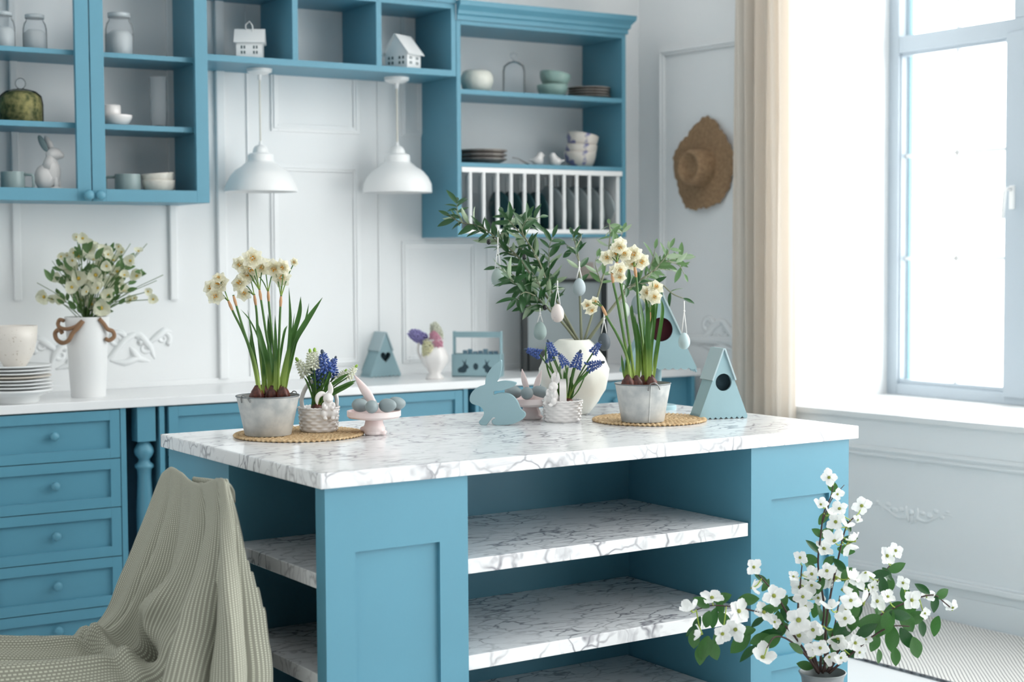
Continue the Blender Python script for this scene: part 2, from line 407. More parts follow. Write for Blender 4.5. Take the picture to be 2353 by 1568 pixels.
# trims on the back wall
def bbox(x0, x1, z0, z1, d=.014, n=None):
    MB().box(x0, x1, YB-d, YB, z0, z1, min(.005, d/3)).struct(n or tn(), TRIM)
def bx(x, y=500): return aty(x, y, YB).x
bbox(bx(27), bx(45), 1.26, H, .018); bbox(bx(387), bx(404), 1.25, H, .018)
bbox(bx(497), bx(517), 0.93, H, .022); bbox(bx(569), bx(572), 0.93, H, .006)
def bframe(x0, x1, z0, z1, wd=.03, d=.007):
    b = MB()
    for k, dd, ins in ((0, d, 0), (1, d*1.7, wd*.35)):
        ww = wd if k == 0 else wd*.3
        a0, a1, c0, c1 = x0+ins, x1-ins, z0+ins, z1-ins
        b.box(a0, a0+ww, YB-dd, YB, c0, c1, .002); b.box(a1-ww, a1, YB-dd, YB, c0, c1, .002)
        b.box(a0+ww, a1-ww, YB-dd, YB, c0, c0+ww, .002); b.box(a0+ww, a1-ww, YB-dd, YB, c1-ww, c1, .002)
    b.struct(tn(), TRIM)
bframe(bx(622, 300), bx(826, 300), 1.93, 2.55); bframe(bx(622), bx(826), 0.96, 1.80)
bframe(bx(922, 300), 3.292, 1.93, 2.55); bframe(bx(922), bx(1095), 0.96, 1.485)
bbox(bx(868), bx(871), 0.93, H, .006); bbox(bx(1117), bx(1121), .93, 1.48, .006)
MB().box(0.5, 4.4, YB-.008, YB, .911, .935, .002).struct('baseboard_back', TRIM)
# carved scrolls
def spiral(c, r, turns, a0, sgn=1, n=26):
    return [V((c[0]+(r*(1-k/n*.85))*math.cos(a0+sgn*turns*2*math.pi*k/n), 0, c[1]+(r*(1-k/n*.85))*math.sin(a0+sgn*turns*2*math.pi*k/n))) for k in range(n+1)]
def scroll(bm, S=1.0, flip=1, M=None):
    def tb(pts, r): bm.tube([V((p[0]*flip*S, 0, p[2]*S)) for p in pts], [x*S for x in r], 8, M=M, flat=1)
    for c, r, t, a0, sg in (((.05, .03), .035, 1.4, 0, 1), ((.16, -.005), .03, 1.3, 2.5, -1), ((.235, .03), .03, 1.3, -1, 1)):
        p = spiral(c, r, t, a0, sg); tb(p, [.012*(1-.6*k/len(p)) for k in range(len(p))])
    for pts in (((.0, -.05), (.03, -.03), (.08, .03), (.12, .05), (.15, .02)), ((.09, .05), (.14, .045), (.18, .0), (.2, -.05)), ((.16, .0), (.2, .03), (.24, .06), (.27, .055)), ((.02, -.05), (.08, -.06), (.13, -.045), (.18, -.06)), ((.1, .0), (.12, -.03), (.15, -.06))):
        p = [V((x, 0, z)) for x, z in pts]; q = []
        for i in range(len(p)-1):
            for k in range(4): q.append(p[i].lerp(p[i+1], k/4))
        q.append(p[-1]); tb(q, [.004+.012*math.sin(math.pi*k/(len(q)-1)) for k in range(len(q))])
b = MB()
o0 = aty(240, 800, YB)
scroll(b, 1.0, 1, Matrix.Translation(o0+V((0.0, .002, 0)))); scroll(b, 1.0, -1, Matrix.Translation(o0+V((-.01, .002, -.015))))
b.struct(tn(), TRIM, smooth=True)
b = MB(); p = rw(1600, 765); M_ = Matrix.Translation(p) @ Matrix.Rotation(math.atan2(DR.y, DR.x), 4, 'Z')
scroll(b, 1.15, 1, M_ @ Matrix.Translation((.02, 0, 0))); b.struct(tn(), TRIM, smooth=True)
b = MB(); p = rw(2095, 1178); M_ = Matrix.Translation(p) @ Matrix.Rotation(math.atan2(DR.y, DR.x), 4, 'Z')
for k in range(7): a = R(-90+(k-3)*32); b.ell((.028*math.cos(a), 0, .028*math.sin(a)), (.008, .006, .02), M=M_ @ Matrix.Rotation(0, 4, 'Y') @ Matrix.Translation((0, 0, 0)), seg=10, ring=6)
b.ell((0, -.002, 0), (.012, .008, .012), M=M_)
for f_ in (-1, 1):
    q = crom([V((f_*x, 0, z)) for x, z in ((.02, -.02), (.07, -.028), (.12, -.004), (.16, .012), (.20, .006))], 8)
    b.tube(q, [.007*(1-.8*k/len(q)) for k in range(len(q))], 8, M=M_)
    for x, z, r in ((.05, .004, .010), (.085, -.002, .012), (.115, .018, .009), (.145, -.002, .008), (.17, .022, .006)): b.ell((f_*x, 0, z), (r*1.5, .005, r), M=M_, seg=10, ring=6)
b.struct(tn(), TRIM, smooth=True)

# outside: pale apartment building opposite the window
b0 = atd(2150, 770, 34)
fac = nmat('pale_render', (238, 234, 228), 0.8); wgl = nmat('building_window_glass', (120, 140, 170), 0.2)
bd = thing('building', 'pale apartment building with a column of bluish windows beyond the window glass', 'building', (b0.x, b0.y, -8), VANG-R(90))
MB().box(-14, 16, 0, 8, 0, 9.6).part('wall', fac, bd)
for cx in (0, 3.2, 5.8):
    for k in range(4):
        z = 8.25-k*0.62*1.0 + (0 if cx == 0 else -.25)
        f_ = MB(); f_.box(cx-.17, cx+.17, -.06, .02, z-.2, z+.2, .01)
        if cx == 0 or k < 3: f_.part('window', wgl, bd)

# ------------------------------------------------------------------ island
BI = atz(736.6, 1089.2, .93); YAW = R(1.3986)
isl = thing('kitchen_island', 'large blue kitchen island with open marble shelves standing in the middle of the room', 'kitchen island', (BI.x, BI.y, 0), YAW)
IM = WM[isl]
def il(p): return IM.inverted() @ p
ZC = .894
MB().box(0, 1.686, 0, .984, ZC, .93, .003).part('countertop', MARB, isl, label='white marble countertop with grey veins')
def shaker(name, x0, x1, z0, z1, recs, yf, parent, th=.022, dep=.011):
    """framed front board facing -y with recessed fields"""
    b = MB(); rx0, rx1 = recs[0][0], recs[0][1]
    b.box(x0, rx0, yf, yf+th, z0, z1); b.box(rx1, x1, yf, yf+th, z0, z1)
    zs = sorted([(r[2], r[3]) for r in recs]); zc = z0
    for a, c in zs: b.box(rx0, rx1, yf, yf+th, zc, a); zc = c
    b.box(rx0, rx1, yf, yf+th, zc, z1)
    fp = b.part(name, BLUE, parent)
    for r in recs: MB().box(r[0], r[1], yf+dep, yf+th, r[2], r[3]).part('inset_panel', BLUE, fp)
    return fp
shaker('front_panel', .017, .395, .06, ZC, [(.093, .317, .16, .741)], .015, isl)
shaker('front_panel', 1.295, 1.662, .06, ZC, [(1.369, 1.586, .31, .747), (1.369, 1.586, .12, .272)], .015, isl)
b = MB(); b.box(.017, .39, .037, .062, .06, ZC); b.part('corner_post', BLUE, isl)
MB().box(.372, .395, .062, .554, .06, ZC).part('partition', BLUE, isl)
MB().box(1.295, 1.317, .037, .554, .06, ZC).part('partition', BLUE, isl)
MB().box(1.64, 1.662, .037, .965, .06, ZC).part('side_panel', BLUE, isl)
MB().box(.017, 1.64, .554, .576, .06, ZC).part('back_panel', BLUE, isl)
MB().box(.017, .04, .576, .965, .06, ZC).part('side_panel', BLUE, isl)
MB().box(.04, 1.64, .943, .965, .06, ZC).part('back_panel', BLUE, isl)
MB().box(.05, 1.63, .06, .93, 0, .06).part('plinth', BLUE, isl)
for zt in (.690, .456, .218):
    MB().box(.396, 1.288, .019, .553, zt-.036, zt, .002).part('shelf', MARB, isl, label='white marble shelf with grey veins')
    MB().box(.024, .371, .063, .553, zt-.036, zt, .002).part('shelf', MARB, isl, label='white marble shelf with grey veins')

# ------------------------------------------------------------------ worktop and base cabinets
YW = 5.49
MB().box(.75, 4.43, YW, YB-.002, .88, .911, .003).single('worktop', WTOP, 'long white worktop running along the back wall on blue cabinets', 'worktop', (2.5, YW, .88), world=True)
KP = [(0, 0), (.007, .0), (.007, .012), (.016, .018), (.0165, .026), (.012, .032), (0, .033)]
def knob(parent, x, y, z):
    b = MB(); b.lathe([(r, h) for r, h in KP], 20, M=Matrix.Translation((x, y, z)) @ Matrix.Rotation(R(90), 4, 'X'))
    return b.part('knob', BLUE, parent, smooth=True)
def front(cab, name, x0, x1, z0, z1, kx=None, kz=None, br=.036, org=None, kn=True):
    """framed drawer or door, world coordinates, face at YW+.01"""
    b = MB(); yf = YW+.008; g = .0015
    x0 += g; x1 -= g; z0 += g; z1 -= g
    b.box(x0, x0+br, yf, yf+.02, z0, z1, .001); b.box(x1-br, x1, yf, yf+.02, z0, z1, .001)
    b.box(x0+br, x1-br, yf, yf+.02, z0, z0+br, .001); b.box(x0+br, x1-br, yf, yf+.02, z1-br, z1, .001)
    b.box(x0+br, x1-br, yf+.012, yf+.02, z0+br, z1-br)
    d = b.part(name, BLUE, cab, world=True)
    if kn:
        kx = (x0+x1)/2 if kx is None else kx; kz = (z0+z1)/2 if kz is None else kz
        k_ = MB(); k_.lathe(KP, 20, M=Matrix.Translation((kx, yf+.012, kz)) @ Matrix.Rotation(R(90), 4, 'X')); k_.part('knob', BLUE, d, smooth=True, world=True)
    return d
def cabinet(label, x0, x1, name='base_cabinet'):
    c = thing(name, label, 'cabinet', ((x0+x1)/2, YW+.01, 0))
    b = MB(); yf = YW+.01
    b.box(x0, x0+.018, yf, YB-.01, 0.0, .879); b.box(x1-.02, x1, yf, YB-.01, 0, .879)
    b.box(x0+.018, x1-.02, yf+.035, YB-.01, 0, .879)
    b.part('body', BLUE, c, world=True)
    return c
c1 = cabinet('blue cabinet of five drawers under the plates at the near end of the worktop', 1.286, 1.804)
zz = [.876, .701, .525, .348, .172, .03]
for i in range(5): front(c1, 'drawer', 1.306, 1.782, zz[i+1], zz[i], kz=(zz[i]+zz[i+1])/2+.005)
c0_ = cabinet('blue cabinet at the end of the worktop, before the five drawers', .78, 1.284)
front(c0_, 'door', .8, 1.264, .03, .876)
def turned_leg(xc, label):
    t = thing('turned_leg', label, 'turned leg', (xc, YW+.05, 0))
    for z0, z1 in ((.752, .879), (0, .12)): MB().box(-.034, .034, -.034, .034, z0, z1, .002).part('block', BLUE, t)
    pr = [(.018, .752), (.022, .745), (.034, .725), (.036, .713), (.032, .70), (.02, .685), (.022, .675), (.034, .665), (.034, .655), (.026, .648), (.024, .62), (.030, .5), (.028, .3), (.02, .19), (.03, .17), (.02, .15), (.03, .12)]
    MB().lathe(pr, 24, wav=lambda a, j: 1+.05*math.cos(12*a) if 9 < j < 13 else 1).part('turned_column', BLUE, t, smooth=True)
turned_leg(1.882, 'turned blue wooden leg beside the five drawers')
MB().box(1.806, 1.927, YW+.16, YB-.01, 0, .879).single('gap_shade_panel', nmat('blue_recess_shade', (60, 96, 118), .6), 'recessed blue panel, shade painted in, behind the turned leg beside the drawers', 'panel', (1.866, YW+.16, 0), world=True)  # darker copy of the blue, the gap's shade painted into it
c2 = cabinet('long blue cabinet behind the island with two framed drawers', 1.929, 3.226)
for a, c in ((1.9615, 2.582), (2.582, 3.202)):
    front(c2, 'drawer', a, c, .690, .876, kz=.775); front(c2, 'door', a, c, .03, .690)
c3 = cabinet('blue cabinet under the far end of the worktop near the corner', 3.262, 4.40)
for a, c in ((3.282, 3.72), (3.72, 4.20)): front(c3, 'drawer', a, c, .700, .876); front(c3, 'door', a, c, .03, .700)
MB().box(3.228, 3.260, YW+.1, YB-.01, 0, .879).single('gap_shade_panel', GAPSHADE, 'narrow added panel painted with gap shade between the two far base cabinets', 'panel', (3.244, YW+.1, 0), world=True)  # sheet added in an open gap; its dark colour is the shade there

# ------------------------------------------------------------------ wall cabinets
YF = 5.66
def bxw(x0, x1, y0, y1, z0, z1, bev=.0012): return MB().box(x0, x1, y0, y1, z0, z1, bev)
lc = thing('wall_cabinet', 'blue wall cabinet with two open-framed doors holding jars and cups', 'cabinet', (1.74, YB, 1.62))
P_ = lambda x0, x1, y0, y1, z0, z1, n, par, mt=BLUE, lb=None: bxw(x0, x1, y0, y1, z0, z1).part(n, mt, par, world=True, label=lb)
yb = YB-.002
P_(1.294, 1.314, YF, yb, 1.622, 2.62, 'side_panel', lc); P_(2.168, 2.188, YF, yb, 1.622, 2.62, 'side_panel', lc)
P_(1.314, 2.168, YF, yb, 1.622, 1.662, 'bottom_board', lc); P_(1.314, 2.168, YF, yb, 2.55, 2.62, 'top_board', lc)
ZA, ZBs = 2.166, 1.906
P_(1.314, 2.168, YF+.02, yb, ZA-.018, ZA, 'shelf', lc); P_(1.314, 2.168, YF+.02, yb, ZBs-.02, ZBs, 'shelf', lc)
for x0, x1, kx in ((1.296, 1.7385, 1.7385-.017), (1.7425, 2.188, 1.7425+.022)):
    b = MB(); y0, y1 = YF-.022, YF-.001; sw = .05
    b.box(x0, x0+sw, y0, y1, 1.622, 2.62, .0015); b.box(x1-sw, x1, y0, y1, 1.622, 2.62, .0015)
    b.box(x0+sw, x1-sw, y0, y1, 1.622, 1.667, .0015); b.box(x0+sw, x1-sw, y0, y1, 2.56, 2.62, .0015)
    d = b.part('door', BLUE, lc, world=True)
    k_ = MB(); k_.lathe([(r*1.15, h*1.1) for r, h in KP], 20, M=Matrix.Translation((kx, y0, 1.6435)) @ Matrix.Rotation(R(90), 4, 'X')); k_.part('knob', BLUE, d, smooth=True, world=True)
ms = thing('open_wall_shelf', 'blue open wall shelf with three square cubbies holding white toy houses', 'shelf', (2.73, YB, 2.158))
P_(2.19, 3.275, YF, yb, 2.157, 2.182, 'bottom_board', ms); P_(2.19, 3.275, YF, yb, 2.433, 2.455, 'top_board', ms)
for a, c in ((2.19, 2.196), (2.544, 2.568), (2.908, 2.932), (3.253, 3.275)): P_(a, c, YF, yb, 2.182, 2.433, 'divider', ms)
def cornice(par, x0, x1, z0, endr=False, yf=YF):
    pr = [(0, 0), (-.008, 0), (-.008, .018), (-.016, .024), (-.018, .038), (-.034, .058), (-.036, .078), (0, .078)]
    b = MB(); x1e = x1+.0
    n = len(pr)
    A = [b.bm.verts.new((x0, yf+p[0], z0+p[1])) for p in pr]; B = [b.bm.verts.new((x1+(-p[0] if endr else 0), yf+p[0], z0+p[1])) for p in pr]
    b.bm.faces.new(A); b.bm.faces.new(B[::-1])
    for i in range(n): b.bm.faces.new((A[i], A[(i+1) % n], B[(i+1) % n], B[i]))
    if endr:
        C = [b.bm.verts.new((x1-p[0], yb, z0+p[1])) for p in pr]
        for i in range(n): b.bm.faces.new((B[i], B[(i+1) % n], C[(i+1) % n], C[i]))
        b.bm.faces.new(C)
    return b.part('cornice', BLUE, par, world=True)
cornice(ms, 2.19, 3.274, 2.455)
rc = thing('dish_rack_cabinet', 'tall blue open wall cabinet with crockery shelves above a white plate rack', 'cabinet', (3.7, YB, 1.497))
P_(3.277, 3.297, YF, yb, 1.497, 2.39, 'side_panel', rc); P_(4.119, 4.139, YF, yb, 1.497, 2.39, 'side_panel', rc)
P_(3.297, 4.119, YF, yb, 1.497, 1.511, 'bottom_board', rc); P_(3.297, 4.119, YF, yb, 2.372, 2.39, 'top_board', rc)
Z1, Z2 = 2.108, 1.806
P_(3.297, 4.119, YF+.001, yb, Z1-.02, Z1, 'shelf', rc); P_(3.297, 4.119, YF+.001, yb, Z2-.018, Z2, 'shelf', rc)
cornice(rc, 3.277, 4.139, 2.39, True)
MB().box(3.298, 4.118, YF-.002, YF+.014, 1.766, 1.787, .001).part('rack_rail', WHITE, rc, world=True, label='white rail of the plate rack')
MB().box(3.298, 4.118, YF-.002, YF+.014, 1.512, 1.530, .001).part('rack_rail', WHITE, rc, world=True, label='white rail of the plate rack')
MB().box(3.298, 4.118, YF+.25, YF+.264, 1.512, 1.530, .001).part('rack_rail', WHITE, rc, world=True, label='white rail of the plate rack')
MB().box(4.098, 4.118, YF+.016, yb, 1.512, 1.786, .001).part('rack_end', WHITE, rc, world=True, label='white end panel of the plate rack')
dmesh = MB().tube([(0, 0, 1.53), (0, 0, 1.766)], .0085, 10).mesh('dowel', WHITE, 'auto')
for px in (1082, 1113, 1145, 1176, 1207, 1237.5, 1268, 1298, 1327, 1356, 1384):
    x = aty(px, 450, YF).x
    for yy in (YF+.007, YF+.257): link('dowel', dmesh, rc, Matrix.Translation((x, yy, 0)))

# ------------------------------------------------------------------ crockery
def bowlprof(r, h, foot=.5, t=.004, curve=.6):
    o = [(0, 0), (r*foot, 0)]
    n = 7
    for k in range(1, n+1):
        a = k/n; o.append((r*foot+(r-r*foot)*math.sin(a*math.pi/2)**curve, h*a))
    i = [(r-t-(r-r*foot)*(1-math.sin((1-k/n)*math.pi/2)**curve), h-(h-t)*k/n) for k in range(n)] + [(0, t*1.5)]
    return o+i
def plateprof(r, h=.016, t=.004):
    return [(0, 0), (r*.55, 0), (r*.62, .003), (r*.9, h*.8), (r, h), (r, h+t), (r*.9, h*.8+t*.6), (r*.62, .003+t), (0, t)]
def sx(px, py, Y): return aty(px, py, Y)
def onshelf(px, z, Y):
    p = aty(px, 300, Y); # refine with height
    for _ in range(3):
        d = V((p.x, Y, z))-CAM; yy = 784+F*d.dot(AD)/d.dot(AF); p = aty(px, yy, Y)
    return V((p.x, Y, z))
ORD = ['topmost', 'second', 'third', 'fourth', 'fifth', 'sixth', 'seventh', 'eighth', 'ninth', 'tenth']
def stack(name, prof, mt, base, n, dz, cat, group, lab, tilt=None, seg=32, mats=None, jit=.002, shift=None):
    for i in range(n):
        k = n-1-i
        lb = lab % (ORD[k] if k == 0 else (ORD[k]+' from the top' if k < n-1 else 'lowest'))
        M_ = Matrix.Translation(base+V((random.uniform(-jit, jit), random.uniform(-jit, jit), dz*i)))
        if shift and i in shift: M_ = M_ @ Matrix.Translation(shift[i])
        if tilt and i in tilt: M_ = M_ @ Matrix.Rotation(tilt[i][0], 4, tilt[i][1])
        me = MB().lathe(prof(i) if callable(prof) else prof, seg).mesh(name, mats[i] if mats else mt, True)
        tag(link(name, me, None, M_), lb, cat, group)
GREYP = nmat('grey_brown_stoneware', (160, 152, 146), .4, rgb2=(118, 112, 108), vscale=30)
SAGE = nmat('sage_glaze', (150, 180, 172), .3, var=.15, vscale=20)
TEALP = nmat('dark_teal_glaze', (52, 88, 92), .25)
LGREY = nmat('pale_grey_glaze', (178, 188, 190), .25)
FLOR = nmat('cream_glaze_with_blue_flowers', (222, 214, 204), .3, rgb2=(120, 120, 160), vscale=16)
FLOR.node_tree.nodes['Color Ramp'].color_ramp.elements[0].position = .40; FLOR.node_tree.nodes['Color Ramp'].color_ramp.elements[1].position = .45
Yc = 5.82
# right cabinet, upper shelf
p = onshelf(1096, Z1, 5.79); d = depth(p); r = m(37.5, d)
MB().lathe([(0, 0), (r*.62, 0), (r*.86, r*.3), (r, r*.72), (r*.98, r*1.0), (r*.86, r*1.28), (r*.72, r*1.38), (r*.68, r*1.36), (r*.8, r*1.2), (r*.9, r*.7), (r*.5, r*.1), (0, r*.1)], 40, wav=lambda a, j: 1+.025*abs(math.sin(7*a))).single('round_bowl', nmat('ivory_glaze', (226, 226, 216), .3), 'round ivory ribbed bowl at the left of the upper crockery shelf', 'bowl', p, smooth=True)
p = onshelf(1181, Z1, 5.80); d = depth(p); r = m(26, d); h = m(80, d)
GL2 = glassmat('clear_glass', (.98, .99, 1), .16, .12)
t = thing('glass_cloche', 'tall clear glass cloche with a hooked handle on the upper crockery shelf', 'cloche', p)
MB().lathe([(r, 0), (r, h*.72), (r*.9, h*.86), (r*.5, h*.96), (0.004, h)], 32).part('dome', GL2, t, smooth=True)
MB().tube([(0, 0, h*.97), (-.004, 0, h*1.03), (-.014, 0, h*1.1), (-.014, 0, h*1.18), (0, 0, h*1.22), (.012, 0, h*1.2), (.016, 0, h*1.15)], [.007, .005, .004, .004, .004, .004, .003], 8).part('handle', GL2, t, smooth=True)
p = onshelf(1269, Z1, 5.79); d = depth(p); r = m(36, d)
stack('sage_bowl', bowlprof(r, r*.82, .6), SAGE, p, 2, r*.62, 'bowl', 'sage green bowls', 'sage green bowl, %s of the two stacked beside the glass cloche', tilt={1: (R(10), 'Y')}, shift={1: (.006, 0, .008)})
p = onshelf(1354, Z1, 5.80); d = depth(p); r = m(49, d)
stack('dinner_plate', plateprof(r, .013), GREYP, p, 4, .0125, 'plate', 'grey plates on the upper crockery shelf', 'dark grey-brown plate, %s of the stack on the upper crockery shelf')
# right cabinet, middle shelf
p = onshelf(1108, Z2, 5.80); d = depth(p); r = m(58, d)
stack('dinner_plate', plateprof(r, .022, .005), GREYP, p+V((0, 0, 0)), 3, .018, 'plate', 'grey plates on the lower crockery shelf', 'grey-brown rimmed plate, %s of the stack on the lower crockery shelf')
p = onshelf(1333, Z2, 5.79); d = depth(p); r = m(37, d)
stack('flowered_bowl', bowlprof(r, r*1.0, .62), FLOR, p, 3, r*.42, 'bowl', 'flowered bowls', 'cream bowl with blue flowers, %s of its stack above the rack', tilt={2: (R(11), 'Y'), 1: (R(3), 'Y')}, shift={2: (0, 0, .016)})
def bird(px, flip, label):
    p = onshelf(px, Z2, 5.74); d = depth(p); u = m(1, d)
    t = thing('bird_figurine', label, 'figurine', p, VANG-R(90))
    f = flip
    b = MB(); b.ell((0, 0, 11*u), (13*u, 10*u, 11*u), seg=20, ring=12); b.ell((f*6*u, 0, 24*u), (7.5*u, 7*u, 8*u), seg=16, ring=10)
    b.tube([(f*2*u, 0, 14*u), (f*6*u, 0, 24*u)], [11*u, 7*u], 12)
    b.tube([(-f*4*u, 0, 12*u), (-f*14*u, 0, 12*u), (-f*22*u, 0, 14*u)], [8*u, 5*u, 2*u], 10, flat=.6)
    remesh(b.part('body', CERAM, t, smooth=True), .0025)
    MB().tube([(f*12*u, 0, 24*u), (f*17*u, 0, 23*u)], [2.2*u, .4*u], 8).part('beak', CERAM, t, smooth=True)
bird(1236, 1, 'white ceramic bird facing the other bird, nearer to the grey plates')
bird(1277, -1, 'white ceramic bird beside the stack of flowered bowls')
a = onshelf(1178, Z2, 5.72); u = m(1, depth(a))
MB().tube([a+V((0, 0, .030)), a+V((.03, 0, .026)), a+V((.06, 0, .012)), a+V((.082, 0, .004))], [.003, .003, .005, .007], 8, flat=.5).single('wooden_spoon', nmat('weathered_wood', (120, 110, 100), .6), 'small grey-brown spoon lying by the white ceramic birds', 'spoon', a, smooth=True, world=True)
# plates standing in the rack
for i, px in enumerate((1142, 1170, 1200, 1228)):
    x = aty(px, 450, YF+.13).x; r = .092
    me = MB().lathe(plateprof(r, .014), 36, wav=lambda a, j: 1+.02*abs(math.sin(4*a))).mesh('rack_plate', TEALP, True)
    M_ = Matrix.Translation((x, YF+.13, 1.512+r*.99)) @ Matrix.Rotation(R(82), 4, 'Y')
    tag(link('rack_plate', me, None, M_), 'dark teal plate, %s of four standing in the white rack' % ('first', 'second', 'third', 'fourth')[i], 'plate', 'dark teal plates in the rack')
for i, px in enumerate((1262, 1291, 1320, 1349, 1376)):
    x = aty(px, 450, YF+.13).x; r = .106
    me = MB().lathe(plateprof(r, .014), 40).mesh('rack_plate', LGREY, True)
    M_ = Matrix.Translation((x, YF+.13, 1.512+r*.99)) @ Matrix.Rotation(R(80), 4, 'Y')
    tag(link('rack_plate', me, None, M_), 'pale grey plate, %s of five standing in the white rack' % ('first', 'second', 'third', 'fourth', 'fifth')[i], 'plate', 'pale grey plates in the rack')
# left cabinet
JG = glassmat('jar_glass', (.98, .99, 1), .12, .22)
JT = nmat('textured_jar_salt', (208, 214, 216), .3, bump=.5, bscale=70)
JLID = nmat('pressed_glass_lid', (196, 204, 208), .12)
def jar(px, r_px, h_px, z, label):
    p = onshelf(px, z, 5.80); d = depth(p); r = m(r_px, d); h = m(h_px, d)
    t = thing('mason_jar', label, 'jar', p, group='glass mason jars')
    MB().lathe([(0, 0), (r*.9, 0), (r, r*.15), (r, h*.62), (r*.9, h*.76), (r*.74, h*.84), (r*.74, h)], 32).part('glass', JG, t, smooth=True)
    MB().lathe([(0, .004), (r*.86, .004), (r*.93, r*.2), (r*.92, h*.5), (r*.6, h*.6), (0, h*.6)], 24).part('filling', JT, t, smooth=True)
    MB().lathe([(r*.74, h*.9), (r*.8, h*.9), (r*.8, h), (r*.6, h+.002), (0, h+.002)], 32).part('rim_lid', JLID, t, smooth=True)
jar(8, 27, 86, ZA, 'glass mason jar cut off at the picture edge on the top cabinet shelf')
jar(81, 27, 84, ZA, 'glass mason jar on the top cabinet shelf beside the cut-off jar')
jar(275, 32, 100, ZA, 'glass mason jar behind the second cabinet door on the top shelf')
p = onshelf(49, ZBs, 5.80); d = depth(p); r = m(50, d); h = m(78, d)
t = thing('moss_cloche', 'glass cloche filled with dry green moss on the middle cabinet shelf', 'cloche', p)
dome = [(r, 0), (r, h*.55), (r*.93, h*.8), (r*.7, h*.93), (r*.3, h), (.004, h*1.01)]
MB().lathe(dome, 36).part('dome', glassmat('cloche_glass', (.99, 1, 1), .12, 0), t, smooth=True)
MB().lathe([(0, 0)]+[(a*.94, c*.94+.001) for a, c in dome], 30).part('moss', nmat('dry_moss', (160, 152, 100), .9, rgb2=(74, 84, 50), vscale=45, bump=1, bscale=60), t, smooth=True, kind='stuff')
MB().ell((0, 0, h*1.01+r*.24), (r*.25, r*.25, r*.27), seg=20, ring=12).part('knob', GL2, t, smooth=True)
p = onshelf(268, ZBs, 5.76); d = depth(p); u = m(1, d)
WB = bowlprof(36*u, 25*u, .55, curve=.8)
MB().lathe(WB, 32).single('white_bowl', CERAM, 'small white bowl under the white cup on the middle cabinet shelf', 'bowl', p, smooth=True)
MB().lathe([(0, 0), (21*u, 0), (22*u, 3*u), (22*u, 25*u), (20*u, 25*u), (20*u, 3*u), (0, 3*u)], 28).single('white_cup', CERAM, 'small white cup standing in the white bowl on the middle cabinet shelf', 'cup', p+V((-.02, 0, 22*u)), smooth=True)
p = onshelf(365, ZBs, 5.80); d = depth(p); u = m(1, d)
t = thing('glass_vase', 'tall straight clear glass vase on the middle cabinet shelf', 'vase', p)
MB().lathe([(20*u, 118*u), (19*u, 30*u), (18*u, 4*u), (17*u, 0)], 28).part('glass', JG, t, smooth=True)
MB().lathe([(0, 0), (22*u, 0), (22*u, 5*u), (0, 9*u)], 28).part('base', nmat('smoky_glass', (70, 76, 82), .1), t, smooth=True)
MUG = nmat('grey_green_mug_glaze', (146, 164, 164), .35)
Zf = 1.662
def mug(px, r_px, h_px, hdl, label, mt=MUG, z=Zf, Y=5.76):
    p = onshelf(px, z, Y); d = depth(p); r, h, u = m(r_px, d), m(h_px, d), m(1, d)
    t = thing('mug', label, 'mug', p, VANG-R(90), 'grey green mugs')
    MB().lathe([(0, 0), (r*.97, 0), (r, .004), (r, h), (r*.93, h), (r*.93, .006), (0, .006)], 32).part('cup', mt, t, smooth='auto')
    MB().tube([(hdl*r*.95, 0, h*.85), (hdl*r*1.6, 0, h*.85), (hdl*r*1.75, 0, h*.75), (hdl*r*1.75, 0, h*.2), (hdl*r*1.6, 0, h*.08), (hdl*r*.95, 0, h*.12)], 3.2*u, 8).part('handle', mt, t, smooth=True)
mug(30, 27, 42, 1, 'grey-green mug beside the sitting ceramic rabbit')
mug(294, 29, 41, -1, 'grey-green mug next to the cream bowls')
p = onshelf(365, Zf, 5.76); d = depth(p); r = m(38, d)
stack('cream_bowl', bowlprof(r, r*.75, .72), CREAM, p, 2, r*.34, 'bowl', 'cream bowls', 'cream bowl, %s of the two stacked on the cabinet floor', tilt={1: (R(-5), 'Y')}, shift={1: (0, 0, .005)})
# sitting rabbit
p = onshelf(112, Zf, 5.76); d = depth(p); u = m(1, d)
t = thing('rabbit_figurine', 'white ceramic rabbit sitting upright inside the cabinet between mug and door', 'figurine', p, VANG-R(90))
b = MB(); b.ell((-6*u, 0, 30*u), (26*u, 22*u, 32*u), seg=24, ring=16); b.ell((8*u, 0, 42*u), (20*u, 17*u, 34*u), seg=24, ring=14)
b.tube([(2*u, 0, 50*u), (10*u, 0, 82*u)], [18*u, 12*u], 16)
b.ell((14*u, 0, 84*u), (19*u, 14*u, 15*u), seg=20, ring=12); b.ell((27*u, 0, 81*u), (10*u, 9*u, 8*u), seg=14, ring=10)
for s_ in (-1, 1): b.ell((20*u, s_*8*u, 16*u), (6*u, 6*u, 18*u), seg=12, ring=8); b.ell((20*u, s_*12*u, 4*u), (14*u, 6*u, 5*u), seg=12, ring=8)
remesh_later = b.part('body', CERAM, t, smooth=True)
for s_ in (-1, 1):
    MB().ell((0, 0, 0), (7.5*u, 4*u, 21*u), M=Matrix.Translation(((-4+s_*5)*u, s_*8*u, 108*u)) @ Matrix.Rotation(R(-26), 4, 'Y'), seg=14, ring=10).part('ear', nmat('dark_rabbit_ear', (110, 132, 136), .4) if s_ < 0 else CERAM, t, smooth=True, label='ear of the ceramic rabbit')

